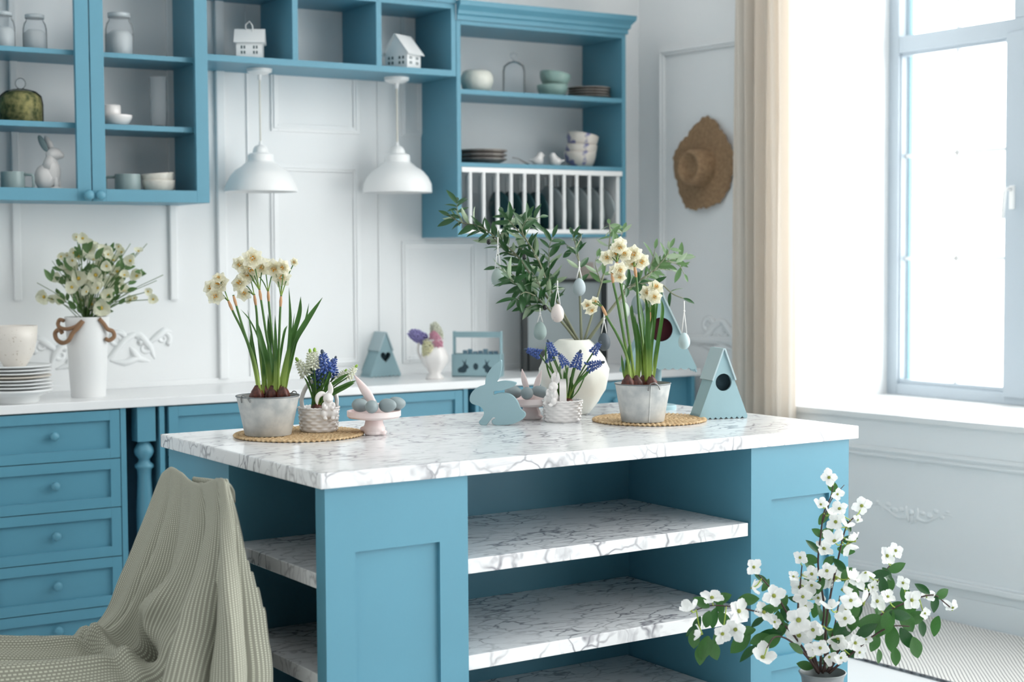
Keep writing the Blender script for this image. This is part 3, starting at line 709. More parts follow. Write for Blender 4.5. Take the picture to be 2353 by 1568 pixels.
# toy houses on the open shelf
def toyhouse(px, Y, rot, label, wpx=58, hpx=42, dpx=44, z=2.182, rib=False):
    p = onshelf(px, z, Y); d = depth(p); w_, h_, dp = m(wpx, d), m(hpx, d), m(dpx, d)
    t = thing('toy_house', label, 'toy house', p, rot, 'white metal toy houses')
    th = .002
    # gable walls face +-x, eaves run along x
    b = MB()
    poly = [(-dp/2, 0), (dp/2, 0), (dp/2, h_), (0, h_+dp*.62), (-dp/2, h_)]
    Mg = Matrix.Rotation(R(90), 4, 'Z')
    for x in (-w_/2, w_/2): b.prism(poly, th, M=Matrix.Translation((x+th/2 if x > 0 else x+th/2, 0, 0)) @ Mg)
    b.box(-w_/2, w_/2, -dp/2, -dp/2+th, 0, h_); b.box(-w_/2, w_/2, dp/2-th, dp/2, 0, h_)
    b.part('wall', WHITE, t)
    rf = MB(); sl = math.hypot(dp/2, dp*.62)*1.22; an = math.atan2(dp*.62, dp/2)
    for s_ in (-1, 1):
        rf.box(-w_*.6, w_*.6, 0, sl, 0, th*1.4, M=Matrix.Translation((0, 0, h_+dp*.63)) @ Matrix.Rotation(R(180) if s_ < 0 else 0, 4, 'Z') @ Matrix.Rotation(-an, 4, 'X'))
    rf.part('roof', WHITE, t)
    wm = nmat('toy_hole_shade', (60, 84, 88), .8)  # dark slabs on the walls paint the shade of open windows
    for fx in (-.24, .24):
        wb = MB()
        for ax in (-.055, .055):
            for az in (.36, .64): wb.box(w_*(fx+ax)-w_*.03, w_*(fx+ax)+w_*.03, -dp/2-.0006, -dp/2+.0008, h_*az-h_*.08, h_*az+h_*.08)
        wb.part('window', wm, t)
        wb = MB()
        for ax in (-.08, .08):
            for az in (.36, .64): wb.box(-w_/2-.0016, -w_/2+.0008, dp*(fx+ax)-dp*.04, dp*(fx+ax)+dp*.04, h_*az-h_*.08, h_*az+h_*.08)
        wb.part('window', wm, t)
    if rib:
        MB().tube([(-.012, -dp*.1, h_+dp*.6), (-.016, -dp*.1, h_+dp*.85), (0, -dp*.1, h_+dp*1.05), (.012, -dp*.12, h_+dp*.8), (.012, -dp*.15, h_+dp*.5)], .0022, 6).part('hanging_loop', WHITE, t, smooth=True)
toyhouse(575, 5.76, VANG-R(90)+R(4), 'white toy house with a hanging loop in the cubby next to the wall cabinet', rib=True)
toyhouse(926, 5.76, VANG-R(90)+R(58), 'white toy house turned to show its gable in the cubby next to the tall cabinet', 52, 40, 62)

# ------------------------------------------------------------------ pendant lamps
CABLE = nmat('cream_cable', (214, 212, 202), .5)
def pendant(px, ytop, ybot, rpx, label):
    Yp = 5.80
    x = aty(px, ybot, Yp).x; d = depth((x, Yp, 1.7)); u = m(1, d)
    zb = aty(px, ybot, Yp).z; zt = aty(px, ytop, Yp).z
    t = thing('pendant_lamp', label, 'lamp', (x, Yp, zb), group='white pendant lamps')
    H0 = 2.157-zb
    MB().lathe([(0, H0-14*u), (16*u, H0-14*u), (28*u, H0-8*u), (29*u, H0-.001), (0, H0-.001)], 32).part('ceiling_rose', WHITE, t, smooth='auto')
    MB().tube([(0, 0, H0-14*u), (0, 0, H0-26*u)], 4.5*u, 12).part('cord_grip', WHITE, t)
    MB().tube([(0, 0, 112*u), (0, 0, H0-26*u)], 2.2*u, 8).part('cord', CABLE, t)
    R_ = rpx*u
    pr = [(3*u, 116*u), (4*u, 108*u), (13*u, 104*u), (17*u, 96*u), (18*u, 90*u), (27*u, 87*u), (29*u, 84*u), (29*u, 72*u), (31*u, 68*u), (38*u, 64*u), (44*u, 58*u), (58*u, 50*u), (70*u, 36*u), (78*u, 20*u), (R_, 5*u), (R_, 0), (R_-2*u, 0), (R_-3*u, 5*u), (75*u, 20*u), (67*u, 34*u), (55*u, 46*u), (30*u, 60*u), (0, 66*u)]
    MB().lathe(pr, 48).part('lamp_shade', WHITE, t, smooth='auto')
    MB().ell((0, 0, 36*u), (13*u, 13*u, 17*u), seg=16, ring=10).part('bulb', nmat('unlit_bulb', (226, 226, 220), .2), t, smooth=True)
pendant(600, 330, 441, 84, 'white domed pendant lamp hanging nearer to the wall cabinet')
pendant(914, 330, 443, 79, 'white domed pendant lamp hanging beside the tall cabinet')

# ------------------------------------------------------------------ helpers for plants
def pxpath(pl, d0, d1, n=6, jit=0):
    k = len(pl)-1
    return crom([atd(x, y, d0+(d1-d0)*i/k+random.uniform(-jit, jit)) for i, (x, y) in enumerate(pl)], n)
def strap(bm, pts, wd, twist=0.0, taper=.35, fold=.25):
    n = len(pts); rows = []
    for i, p in enumerate(pts):
        t = (pts[min(i+1, n-1)]-pts[max(i-1, 0)]).normalized(); s = t.cross(AF).normalized(); nn = s.cross(t).normalized()
        a = twist*(i/n)+.3*twist; s2 = s*math.cos(a)+nn*math.sin(a); n2 = s2.cross(t)
        f = i/(n-1); ww = wd*(.75+.25*min(1, f*3))*(1 if f < 1-taper else max(.04, 1-((f-1+taper)/taper)**2))
        rows.append([bm.verts.new(p-s2*ww/2), bm.verts.new(p+n2*ww*fold), bm.verts.new(p+s2*ww/2)])
    for i in range(n-1):
        for k in (0, 1): bm.faces.new((rows[i][k], rows[i][k+1], rows[i+1][k+1], rows[i+1][k]))
def petal(bm, ang, L, W, lift=.15, droop=0, base=.08, notch=0, z0=0, nu=4, nv=6, ruff=0):
    ca, sa = math.cos(ang), math.sin(ang); g = []
    for j in range(nv+1):
        f = j/nv; x = base+(L-base)*f; wf = math.sin(math.pi*(.12+.76*f))**.7
        row = []
        for i in range(nu+1):
            u = i/nu*2-1; y = u*W/2*wf; xx = x-(notch*(1-abs(u)))*(f**4)-.26*L*u*u*(f**3)
            z = z0+lift*f-droop*f*f+.12*W*u*u+(ruff*math.sin(7*u+9*f+ang*3)*f if ruff else 0)
            row.append(bm.verts.new((xx*ca-y*sa, xx*sa+y*ca, z)))
        g.append(row)
    for j in range(nv):
        for i in range(nu): bm.faces.new((g[j][i], g[j][i+1], g[j+1][i+1], g[j+1][i]))
def leafmesh(name, mat, W=.3, droop=.15, fold=.12, nu=4, nv=8, power=1.0):
    b = MB(); g = []
    for j in range(nv+1):
        f = j/nv; wf = max(.0, math.sin(math.pi*(.03+f*.97))**.8 * (1-.25*f*power))
        g.append([b.bm.verts.new((u*W/2*wf, f, -droop*f*f+fold*abs(u)*wf*W)) for u in [k/nu*2-1 for k in range(nu+1)]])
    for j in range(nv):
        for i in range(nu): b.bm.faces.new((g[j][i], g[j][i+1], g[j+1][i+1], g[j+1][i]))
    return b.mesh(name, mat, True)
def orient(pos, zdir, size, spin=0, ydir=None):
    z = V(zdir).normalized()
    if ydir is not None:
        y = V(ydir).normalized(); x = y.cross(z).normalized(); z = x.cross(y).normalized()
        M_ = Matrix((x, y, z)).transposed().to_4x4()
    else: M_ = z.to_track_quat('Z', 'Y').to_matrix().to_4x4() @ Matrix.Rotation(spin, 4, 'Z')
    return Matrix.Translation(pos) @ M_ @ Matrix.Scale(size, 4)
def rnd(a=1): return V((random.uniform(-a, a), random.uniform(-a, a), random.uniform(-a, a)))
def petalmat(name, rgb, tr=.45, rough=.5):
    mt = nmat(name, rgb, rough, rgb2=tuple(int(c*.95) for c in rgb), vscale=3); nt, b = nodes(mt)
    t = nt.nodes.new('ShaderNodeBsdfTranslucent'); t.inputs['Color'].default_value = lin(rgb)
    ms = nt.nodes.new('ShaderNodeMixShader'); ms.inputs[0].default_value = tr; out = nt.nodes['Material Output']
    nt.links.new(b.outputs[0], ms.inputs[1]); nt.links.new(t.outputs[0], ms.inputs[2]); nt.links.new(ms.outputs[0], out.inputs['Surface'])
    return mt
TOCAM = -AF
LEAFD = leafmat('daffodil_leaf', (70, 118, 48), (90, 130, 60), .38, .25, base=(176, 200, 96))
STEMD = leafmat('daffodil_stem', (84, 128, 58), (84, 128, 58), .4, .1, base=(176, 200, 100))
SHEATH = nmat('papery_sheath', (196, 152, 112), .7)
PETC = petalmat('cream_petals', (255, 252, 234)); PETW = petalmat('white_petals', (252, 253, 252), .35)
ORG = nmat('orange_crown', (236, 176, 60), .5); LEMON = petalmat('pale_yellow_ruffle', (255, 250, 226))
# daffodil flower meshes
b = MB()
for k in range(6): petal(b.bm, k*math.pi/3, 1.12, 1.0, .02, -.12, ruff=.03)
for k in range(5): petal(b.bm, k*1.257+.4, .68, .6, .28, 0, z0=.03, ruff=.08)
DAF = b.mesh('flower', PETC, True)
b = MB()
for k in range(4): petal(b.bm, k*1.55+.2, .27, .16, .36, 0, z0=.1, ruff=.1, nu=3, nv=3)
DAFC = b.mesh('crown', ORG, True)
b = MB()
for k in range(7): petal(b.bm, k*.9, .5, .4, .34, 0, z0=.05, ruff=.1, nu=3, nv=4)
DAFR = b.mesh('ruffle', LEMON, True)
def daf(parent, px, py, dep, spx, nrm=None, simple=False):
    n = (TOCAM+rnd(.55)+V((0, 0, -.05))) if nrm is None else V(nrm)
    M_ = orient(atd(px, py, dep), n, m(spx*.63, dep), random.uniform(0, 6))
    f = link('flower', DAF, parent, M_)
    if not simple: link('ruffle', DAFR, f, M_)
    link('crown', DAFC, f, M_)
    return f
def daffodil(label, dep, bulb, leaves, stems, group=None):
    """bulb px; leaves: (polyline, width px); stems: (polyline, [flowers (px,py,size)])"""
    bp = atd(bulb[0], bulb[1]-3, dep)
    t = thing('daffodil', label, 'flower', bp, group=group)
    u = m(1, dep)
    b = MB(); b.lathe([(0, -24*u), (11*u, -18*u), (16*u, -6*u), (13*u, 5*u), (7*u, 14*u), (4*u, 19*u), (0, 20*u)], 20, wav=lambda a, j: 1+.10*math.sin(5*a+j)+.07*math.sin(11*a+3*j)); b.part('bulb', BULB, t, smooth=True)
    for pl, wpx in leaves:
        b = MB(); strap(b.bm, pxpath(pl, dep+random.uniform(-.01, .01), dep+random.uniform(-.05, .05), 6), m(wpx, dep), random.uniform(-.7, .7)); b.part('leaf', LEAFD, t, smooth=True, world=True)
    for pl, fl in stems:
        d1 = dep+random.uniform(-.03, .03); pts = pxpath(pl, dep, d1, 6); n = len(pts)
        b = MB(); b.tube(pts, [u*3.6*(1-.3*k/n) for k in range(n)], 8); s_ = b.part('stem', STEMD, t, smooth=True, world=True)
        top = pts[-1]; dr = (pts[-1]-pts[-4]).normalized()
        MB().tube([top-dr*26*u, top-dr*14*u, top-dr*2*u], [2.9*u, 3.9*u, 2.6*u], 8).part('sheath', SHEATH, s_, smooth=True, world=True)
        for fx, fy, fs in fl:
            dd = d1+random.uniform(-.035, .02); daf(t, fx, fy, dd, fs)
            c = atd(fx, fy, dd+.008); mid = (top+c)/2+V((0, 0, .006))
            MB().tube(crom([top-dr*4*u, mid, c], 4), 1.3*u, 6).part('flower_stalk', STEMD, t, smooth=True, world=True)
    return t

# ------------------------------------------------------------------ things on the island
IZ = .93
def stand(px, py, z, rpx=0):
    p = atz(px, py, z); d = depth(p); return p+VH*m(rpx, d)
ROPE = nmat('braided_seagrass', (216, 190, 150), .75, rgb2=(176, 142, 100), vscale=110, bump=1.0, bscale=160)
def placemat(px, x0, x1, label):
    p = stand(px[0], px[1], IZ); d = depth(p); Rm = m((x1-x0)/2, d)
    b = MB(); n = 12; rr = Rm/n/1.85
    for k in range(n):
        r = Rm*(k+.6)/n; seg = int(40+k*36)
        prof = []
        g = []
        for i in range(seg):
            a = 2*math.pi*i/seg; nb_ = int(6*(k+1)); cx = r+.0014*math.sin(nb_*a+k); zz = .0040+.0014*math.sin(nb_*a+k+1.5)
            g.append([b.bm.verts.new(((cx+rr*1.0*math.cos(q))*math.cos(a), (cx+rr*1.0*math.cos(q))*math.sin(a), zz+.0038*math.sin(q))) for q in [2*math.pi*h/8 for h in range(8)]])
        for i in range(seg):
            for h in range(8): b.bm.faces.new((g[i][h], g[(i+1) % seg][h], g[(i+1) % seg][(h+1) % 8], g[i][(h+1) % 8]))
    b.lathe([(0, .001), (Rm*.97, .001), (Rm*.97, .005), (0, .005)], 40)
    return b.single('placemat', ROPE, label, 'placemat', p, smooth=True), p
placemat((687, 1001), 540, 834, 'round braided seagrass placemat under the daffodil pot and the bunny basket')
placemat((1492, 967), 1363, 1622, 'round braided seagrass placemat under the daffodil pot beside the birdhouses')
MZ = IZ+.0085
def zincpot(px, pyb, rb, rt, h, label, seam=None, handles=(), sealed=True):
    p = stand(px, pyb, MZ, rb); d = depth(p); u = m(1, d)
    t = thing('zinc_pot', label, 'flower pot', p, VANG-R(90))
    b = MB(); b.lathe([(0, 0), (rb*u*.98, 0), (rb*u, 1*u), (rt*u, h*u), (rt*u-1.6*u, h*u), (rb*u+1.2*u, h*.25*u), (0, h*.22*u)], 56, wav=lambda a, j: 1+.008*math.sin(3*a+1) if j in (3, 4) else 1)
    b.part('body', ZINC, t, smooth='auto')
    MB().tube([(rt*u*math.cos(a), rt*u*math.sin(a), h*u) for a in [2*math.pi*k/48 for k in range(49)]], 1.5*u, 6, cap=False).part('rim', ZINCD, t, smooth=True)
    MB().lathe([(0, h*.72*u), (rt*u*.8, h*.66*u), (rt*u*.86, h*.62*u)], 30).part('soil', DEEP, t, smooth=True, kind='stuff')
    if seam is not None:
        a = R(seam); MB().tube([((rb+.5)*u*math.cos(a), (rb+.5)*u*math.sin(a), 2*u), ((rt+.5)*u*math.cos(a), (rt+.5)*u*math.sin(a), (h-2)*u)], 1.3*u, 6).part('seam', ZINC, t)
    for ha in handles:
        a = R(ha); c, s_ = math.cos(a), math.sin(a); tx, ty = -s_, c
        P3 = lambda o, w_, z: V((c*(rt+o)*u+tx*w_*u, s_*(rt+o)*u+ty*w_*u, z*u))
        MB().tube(crom([P3(-1, -13, h-12), P3(1.5, -12, h-2), P3(3, -8, h+4), P3(3, 2, h+5), P3(2.5, 10, h-1), P3(0, 15, h-10)], 5), 1.3*u, 6).part('wire_handle', WIRE, t, smooth=True)
    return p, d, u
P1, D1, U1 = zincpot(608, 1005, 53, 72, 90, 'galvanised zinc pot of daffodils on the placemat near the draped chair', handles=(-125, 45))
P2, D2, U2 = zincpot(1481, 973, 49, 64, 87, 'galvanised zinc pot of daffodils with a side seam, on the placemat by the birdhouses', seam=-78, handles=(-72,))
g = 'daffodils in the pot near the chair'
daffodil('daffodil leaning away to the draped chair with a cluster at its tip', D1-.02, (590, 908),
    [([(600, 905), (588, 850), (579, 776), (569, 712)], 5), ([(596, 905), (590, 860), (580, 800), (576, 765)], 11), ([(604, 905), (606, 850), (602, 800)], 9)],
    [([(594, 905), (587, 860), (573, 802), (557, 760), (538, 722), (524, 690)], [(507, 652, 38), (487, 662, 32), (495, 680, 32), (502, 640, 22)]),
     ([(598, 900), (585, 830), (565, 775), (548, 720), (536, 678)], [])], g)
daffodil('daffodil with a low side cluster, second in the pot near the draped chair', D1+.03, (604, 906),
    [([(606, 905), (604, 840), (594, 780), (573, 735), (553, 711)], 4), ([(611, 905), (607, 850), (600, 790), (597, 770)], 10), ([(618, 905), (620, 830), (616, 722)], 11)],
    [([(608, 905), (598, 815), (592, 750), (589, 712), (584, 676)], [(553, 652, 34), (560, 676, 28), (572, 634, 26)])], g)
daffodil('daffodil carrying the highest flower cluster in the pot near the draped chair', D1, (626, 908),
    [([(622, 905), (616, 840), (598, 775), (588, 735)], 14), ([(632, 905), (634, 830), (632, 725)], 10), ([(630, 905), (628, 850), (618, 790)], 10), ([(634, 905), (640, 850), (652, 770), (660, 748)], 6)],
    [([(627, 905), (627, 846), (613, 775), (603, 710), (596, 664)], [(580, 594, 38), (575, 618, 40), (552, 607, 30), (566, 636, 28), (604, 614, 32)])], g)
daffodil('daffodil with a cluster spreading over two stalks, behind the highest one', D1+.05, (632, 905),
    [([(642, 900), (655, 840), (667, 790), (677, 720)], 7), ([(650, 895), (665, 850), (681, 783), (700, 744), (710, 697)], 7)],
    [([(634, 903), (630, 820), (624, 760), (618, 700), (616, 668)], [(608, 612, 34), (630, 620, 26), (590, 632, 24)])], g)
daffodil('daffodil standing upright with the cluster next to the lone side bud', D1-.01, (650, 907),
    [([(648, 905), (662, 815), (667, 740), (664, 661)], 10), ([(640, 905), (655, 840), (675, 767), (688, 720), (691, 682)], 11), ([(652, 905), (672, 800), (701, 744), (741, 684)], 13), ([(655, 900), (662, 860), (676, 800), (690, 760)], 5)],
    [([(642, 905), (640, 846), (643, 735), (646, 679)], [(630, 615, 38), (653, 613, 32), (647, 638, 34), (677, 602, 16)])], g)
g = 'daffodils in the pot by the birdhouses'
daffodil('daffodil bending sideways to one small open flower, in the pot by the birdhouses', D2-.02, (1443, 884),
    [([(1438, 880), (1432, 850), (1428, 815)], 6), ([(1438, 876), (1442, 840), (1446, 790)], 11)],
    [([(1450, 880), (1440, 820), (1418, 770), (1398, 735), (1382, 702)], [(1358, 710, 26), (1350, 700, 22), (1366, 694, 20)])], g)
daffodil('daffodil with the tallest flower cluster, in the pot by the birdhouses', D2, (1462, 885),
    [([(1462, 880), (1464, 800), (1452, 720), (1452, 700)], 8), ([(1466, 880), (1470, 820), (1462, 760), (1458, 722)], 9)],
    [([(1460, 882), (1448, 800), (1434, 700), (1424, 640), (1417, 600)], [(1423, 566, 30), (1412, 580, 30), (1394, 592, 28), (1434, 585, 28), (1425, 560, 24)]),
     ([(1455, 880), (1438, 800), (1420, 700), (1410, 655), (1406, 625)], [(1422, 620, 30), (1412, 622, 22), (1424, 636, 24)])], g)
daffodil('daffodil with three wide open flowers beside the tallest cluster', D2+.03, (1478, 885),
    [([(1478, 880), (1476, 800), (1478, 740), (1468, 680)], 9), ([(1484, 880), (1486, 800), (1500, 720), (1499, 645)], 10), ([(1480, 880), (1474, 830), (1470, 790), (1464, 740)], 8)],
    [([(1484, 884), (1478, 800), (1468, 720), (1463, 650), (1458, 612)], [(1455, 582, 32), (1451, 603, 30), (1472, 600, 32), (1446, 590, 26)])], g)
daffodil('daffodil with low flowers in front of the tall birdhouse', D2-.01, (1496, 884),
    [([(1494, 880), (1496, 800), (1508, 700), (1512, 664)], 11), ([(1500, 880), (1512, 790), (1522, 720), (1520, 688)], 9), ([(1490, 880), (1492, 830), (1488, 760), (1492, 700)], 12), ([(1486, 880), (1482, 820), (1488, 740), (1482, 660)], 10), ([(1502, 878), (1504, 830), (1515, 760), (1519, 730)], 7)],
    [([(1488, 884), (1490, 800), (1492, 740), (1494, 716)], [(1506, 662, 30), (1492, 678, 34), (1503, 684, 28), (1486, 672, 26)])], g)

# grape hyacinths
def bells(mat, white=False):
    b = MB(); n = 46
    for k in range(n):
        f = k/n; a = k*2.4; r = .30*(1-f*.65)+.03; z = f*.86
        d = V((math.cos(a), math.sin(a), -.5+.9*f)).normalized()
        c = V((r*.6*math.cos(a), r*.6*math.sin(a), z))
        s_ = .085*(1-.45*f)
        b.ell((0, 0, 0), (s_*.72, s_*.72, s_*1.5), M=Matrix.Translation(c+d*s_) @ d.to_track_quat('Z', 'Y').to_matrix().to_4x4(), seg=6, ring=5)
    b.tube([(0, 0, 0), (0, 0, .9)], .07, 6)
    return b.mesh('flower_spike', mat, True)
BLUEF = nmat('grape_hyacinth_blue', (52, 84, 158), .45, rgb2=(86, 112, 176), vscale=3)
WHF = nmat('grape_hyacinth_white', (238, 240, 220), .5)
SPB, SPW = bells(BLUEF), bells(WHF)
TIPG = nmat('lime_bud_tip', (150, 186, 78), .5); TIPB = nmat('dark_bud_tip', (70, 84, 100), .5)
tipb, tipg = MB().ell((0, 0, .93), (.09, .09, .13), seg=8, ring=6).mesh('bud_tip', TIPB, True), MB().ell((0, 0, .93), (.09, .09, .14), seg=8, ring=6).mesh('bud_tip', TIPG, True)
LEAFM = leafmat('muscari_leaf', (50, 100, 34), (74, 120, 50), .35, .2)
def muscari(label, dep, base, spikes, leaves, group='grape hyacinths in the bunny baskets'):
    """spikes: (foot px, tip px, white?)"""
    t = thing('grape_hyacinth', label, 'flower', atd(base[0], base[1], dep), group=group); u = m(1, dep)
    MB().ell((0, 0, -4*u), (14*u, 12*u, 11*u), seg=14, ring=8).part('bulb', BULB, t, smooth=True)
    for (f, tp, wh) in spikes:
        dd = dep+random.uniform(-.04, .02); a, c = atd(*f, dd), atd(*tp, dd+random.uniform(-.01, .01)); L = (c-a).length
        pts = crom([atd(base[0]+random.uniform(-4, 4), base[1], dep), (atd(base[0], base[1], dep)+a)/2+V((0, 0, .01)), a], 5)
        s_ = MB().tube(pts, 1.8*u, 6).part('stem', STEMD, t, smooth=True, world=True)
        M_ = orient(a, c-a, L, random.uniform(0, 6))
        sp = link('flower_spike', SPW if wh else SPB, t, M_); link('bud_tip', tipg if wh else tipb, sp, M_)
    for pl, wpx in leaves:
        b = MB(); strap(b.bm, pxpath(pl, dep, dep+random.uniform(-.05, .03), 6), m(wpx, dep), random.uniform(-.5, .5)); b.part('leaf', LEAFM, t, smooth=True, world=True)
def basket(px, pyb, rb, rt, h, z, label, rim=True):
    p = stand(px, pyb, z, rb); d = depth(p); u = m(1, d)
    t = thing('bunny_basket', label, 'basket', p, VANG-R(90))
    rows = 7; prof = []
    for j in range(rows*4+1):
        f = j/(rows*4); prof.append(((rb+(rt-rb)*f**.8)*u, (2+(h-6)*f)*u))
    def wv(a, j):
        jj = j-2
        if 0 <= jj <= rows*4:
            row = jj//4; ph = math.sin((jj % 4)/4*math.pi)
            return 1+.028*ph+.036*ph*math.cos(11*a+math.pi*row)
        return 1
    full = [(0, 0), (rb*u*.97, 0)]+prof+[((rt+1)*u, (h-2)*u), ((rt-.5)*u, h*u), ((rt-4)*u, (h-1.5)*u), ((rb-3)*u, h*.4*u), (0, h*.4*u)]
    MB().lathe(full, 88, wav=wv).part('woven_body', CERAM, t, smooth=True)
    MB().tube([((rt)*u*math.cos(a)*(1+.012*math.sin(30*a)), (rt)*u*math.sin(a)*(1+.012*math.sin(30*a)), (h-2+.6*math.sin(30*a))*u) for a in [2*math.pi*k/120 for k in range(121)]], 2.6*u, 6, cap=False).part('rope_rim', CERAM, t, smooth=True)
    MB().lathe([(0, h*.84*u), ((rt-4)*u, h*.8*u), ((rt-5)*u, h*.7*u)], 28).part('soil', DEEP, t, smooth=True, kind='stuff')
    return t, p, d, u
def earpart(t, M_, pts, wd, mt, flat=2.0, n=5):
    n_ = n*(len(pts)-1)
    MB().tube([M_ @ q_ for q_ in crom(pts, n)], [wd*max(.12, math.sin(math.pi*(.22+.75*k/n_))) for k in range(n_+1)], 12, flat=flat).part('ear', mt, t, smooth=True)
def bunny(t, u, M_, flop=False):
    b = MB(); S = lambda c, r: b.ell(V(c)*u, (r[0]*u, r[1]*u, r[2]*u), seg=20, ring=12, M=M_)
    S((0, 0, 15), (12, 10.5, 17)); S((0, -2, 25), (9.5, 9, 11)); S((0, -3, 37), (10, 9.5, 10.5)); S((0, -11, 34.5), (5.5, 4.5, 4.5))
    for q_ in (-1, 1): S((q_*9, -6, 8), (6.5, 8, 8.5)); S((q_*7, -12, 0), (4.4, 7, 4)); S((q_*9, -7, 23), (4, 5, 7.5)); S((q_*6, -11, 19), (3.6, 3.8, 4))
    remesh(b.part('bunny', CERAM, t, smooth=True), .0014)
    earpart(t, M_, [V(q_)*u for q_ in ((3, -1, 43), (5, 0, 52), (4.5, 0, 61), (4, 0, 68))], 2.6*u, CERAM)
    if flop: earpart(t, M_, [V(q_)*u for q_ in ((-4, -1, 43), (-12, -1, 46), (-19, -2, 41), (-21, -2, 32), (-20, -2, 25))], 2.6*u, CERAM)
    else: earpart(t, M_, [V(q_)*u for q_ in ((-3, 0, 43), (-6, 0, 52), (-6, 0, 60), (-4, 0, 67))], 2.6*u, CERAM)
tb, pb, db, ub = basket(728, 995, 42, 46, 56, MZ, 'white ceramic woven basket with a climbing bunny, on the placemat with the daffodil pot')
MB().tube(crom([(-38*ub, 8*ub, 50*ub), (-40*ub, 10*ub, 75*ub), (-26*ub, 14*ub, 105*ub), (0, 18*ub, 118*ub), (26*ub, 22*ub, 105*ub), (38*ub, 24*ub, 75*ub), (38*ub, 22*ub, 50*ub)], 6), 3.6*ub, 10, flat=1.4).part('handle', CERAM, tb, smooth=True)
bunny(tb, ub*1.22, Matrix.Translation((26*ub, -38*ub, 33*ub)) @ Matrix.Rotation(R(14), 4, 'Z'), True)
muscari('blue and white grape hyacinths in the basket beside the daffodil pot', db, (728, 935),
    [((738, 886), (716, 845), 0), ((744, 868), (733, 822), 0), ((750, 855), (740, 806), 0), ((768, 868), (762, 828), 0), ((760, 850), (772, 820), 0), ((704, 862), (681, 824), 1), ((716, 846), (712, 804), 1), ((722, 845), (723, 802), 1), ((775, 872), (796, 850), 1), ((798, 868), (820, 840), 1)],
    [([(722, 935), (722, 895), (704, 855)], 8), ([(725, 935), (730, 890), (712, 850), (710, 840)], 8), ([(728, 935), (735, 900), (722, 870), (706, 862)], 6), ([(730, 935), (726, 900), (738, 868), (740, 850)], 7),
     ([(732, 935), (745, 900), (780, 872), (802, 858)], 9), ([(734, 935), (756, 905), (795, 885), (818, 875)], 9), ([(733, 935), (748, 890), (758, 862), (760, 848)], 6), ([(732, 938), (750, 915), (790, 892), (815, 880)], 9), ([(722, 938), (728, 905), (748, 880), (762, 838)], 4), ([(716, 938), (718, 915), (706, 880), (698, 866)], 5)])
t2_, p2_, d2_, u2_ = basket(1294, 973, 41, 45, 50, IZ, 'white ceramic woven bunny basket with a flat strap handle, before the white vase')
MB().tube(crom([(-3*u2_, -38*u2_, 40*u2_), (-3*u2_, -40*u2_, 75*u2_), (-3*u2_, -24*u2_, 100*u2_), (-2*u2_, 0, 106*u2_), (-2*u2_, 24*u2_, 98*u2_), (-2*u2_, 38*u2_, 72*u2_), (-2*u2_, 38*u2_, 46*u2_)], 6), 4.2*u2_, 4, flat=2.0).part('handle', CERAM, t2_, smooth=True) if False else None
hb = MB()
hp_ = crom([(0, -40, 38), (0, -42, 70), (0, -34, 88), (0, -10, 97), (0, 16, 96), (0, 36, 80), (0, 42, 48)], 5)
rows_ = [[hb.bm.verts.new((V((x, p.y+dy, p.z+(dz if abs(p.y) < 36 else 0)))*u2_)) for x, dy, dz in ((-8, 0, 0), (8, 0, 0), (8, 4 if p.y < 0 else -4, -4), (-8, 4 if p.y < 0 else -4, -4))] for p in hp_]
for i in range(len(rows_)-1):
    for k in range(4): hb.bm.faces.new((rows_[i][k], rows_[i][(k+1) % 4], rows_[i+1][(k+1) % 4], rows_[i+1][k]))
hb.bm.faces.new(rows_[0]); hb.bm.faces.new(rows_[-1])
hb.part('handle', CERAM, t2_, smooth='auto')
bunny(t2_, u2_*1.1, Matrix.Translation((-26*u2_, -33*u2_, 44*u2_)) @ Matrix.Rotation(R(-40), 4, 'Z') @ Matrix.Rotation(R(12), 4, 'Y'))
muscari('blue grape hyacinths spreading widely in the basket in front of the white vase', d2_-.0, (1305, 922),
    [((1240, 815), (1206, 803), 0), ((1272, 818), (1259, 782), 0), ((1270, 822), (1252, 834), 0), ((1300, 840), (1284, 812), 0), ((1322, 845), (1334, 806), 0), ((1362, 812), (1380, 786), 0), ((1350, 845), (1388, 832), 0)],
    [([(1302, 922), (1300, 870), (1306, 840)], 7), ([(1305, 922), (1312, 880), (1318, 852), (1322, 838)], 8), ([(1308, 920), (1322, 885), (1345, 862), (1356, 848)], 7), ([(1290, 918), (1282, 880), (1268, 850), (1262, 826)], 6), ([(1288, 915), (1284, 880), (1286, 850), (1287, 835)], 5), ([(1290, 918), (1278, 890), (1262, 858)], 5), ([(1304, 920), (1298, 880), (1296, 850)], 6), ([(1312, 918), (1330, 895), (1348, 855), (1362, 825)], 3), ([(1286, 905), (1262, 860), (1254, 820), (1256, 785)], 4), ([(1306, 925), (1316, 900), (1312, 872), (1320, 862)], 7)])

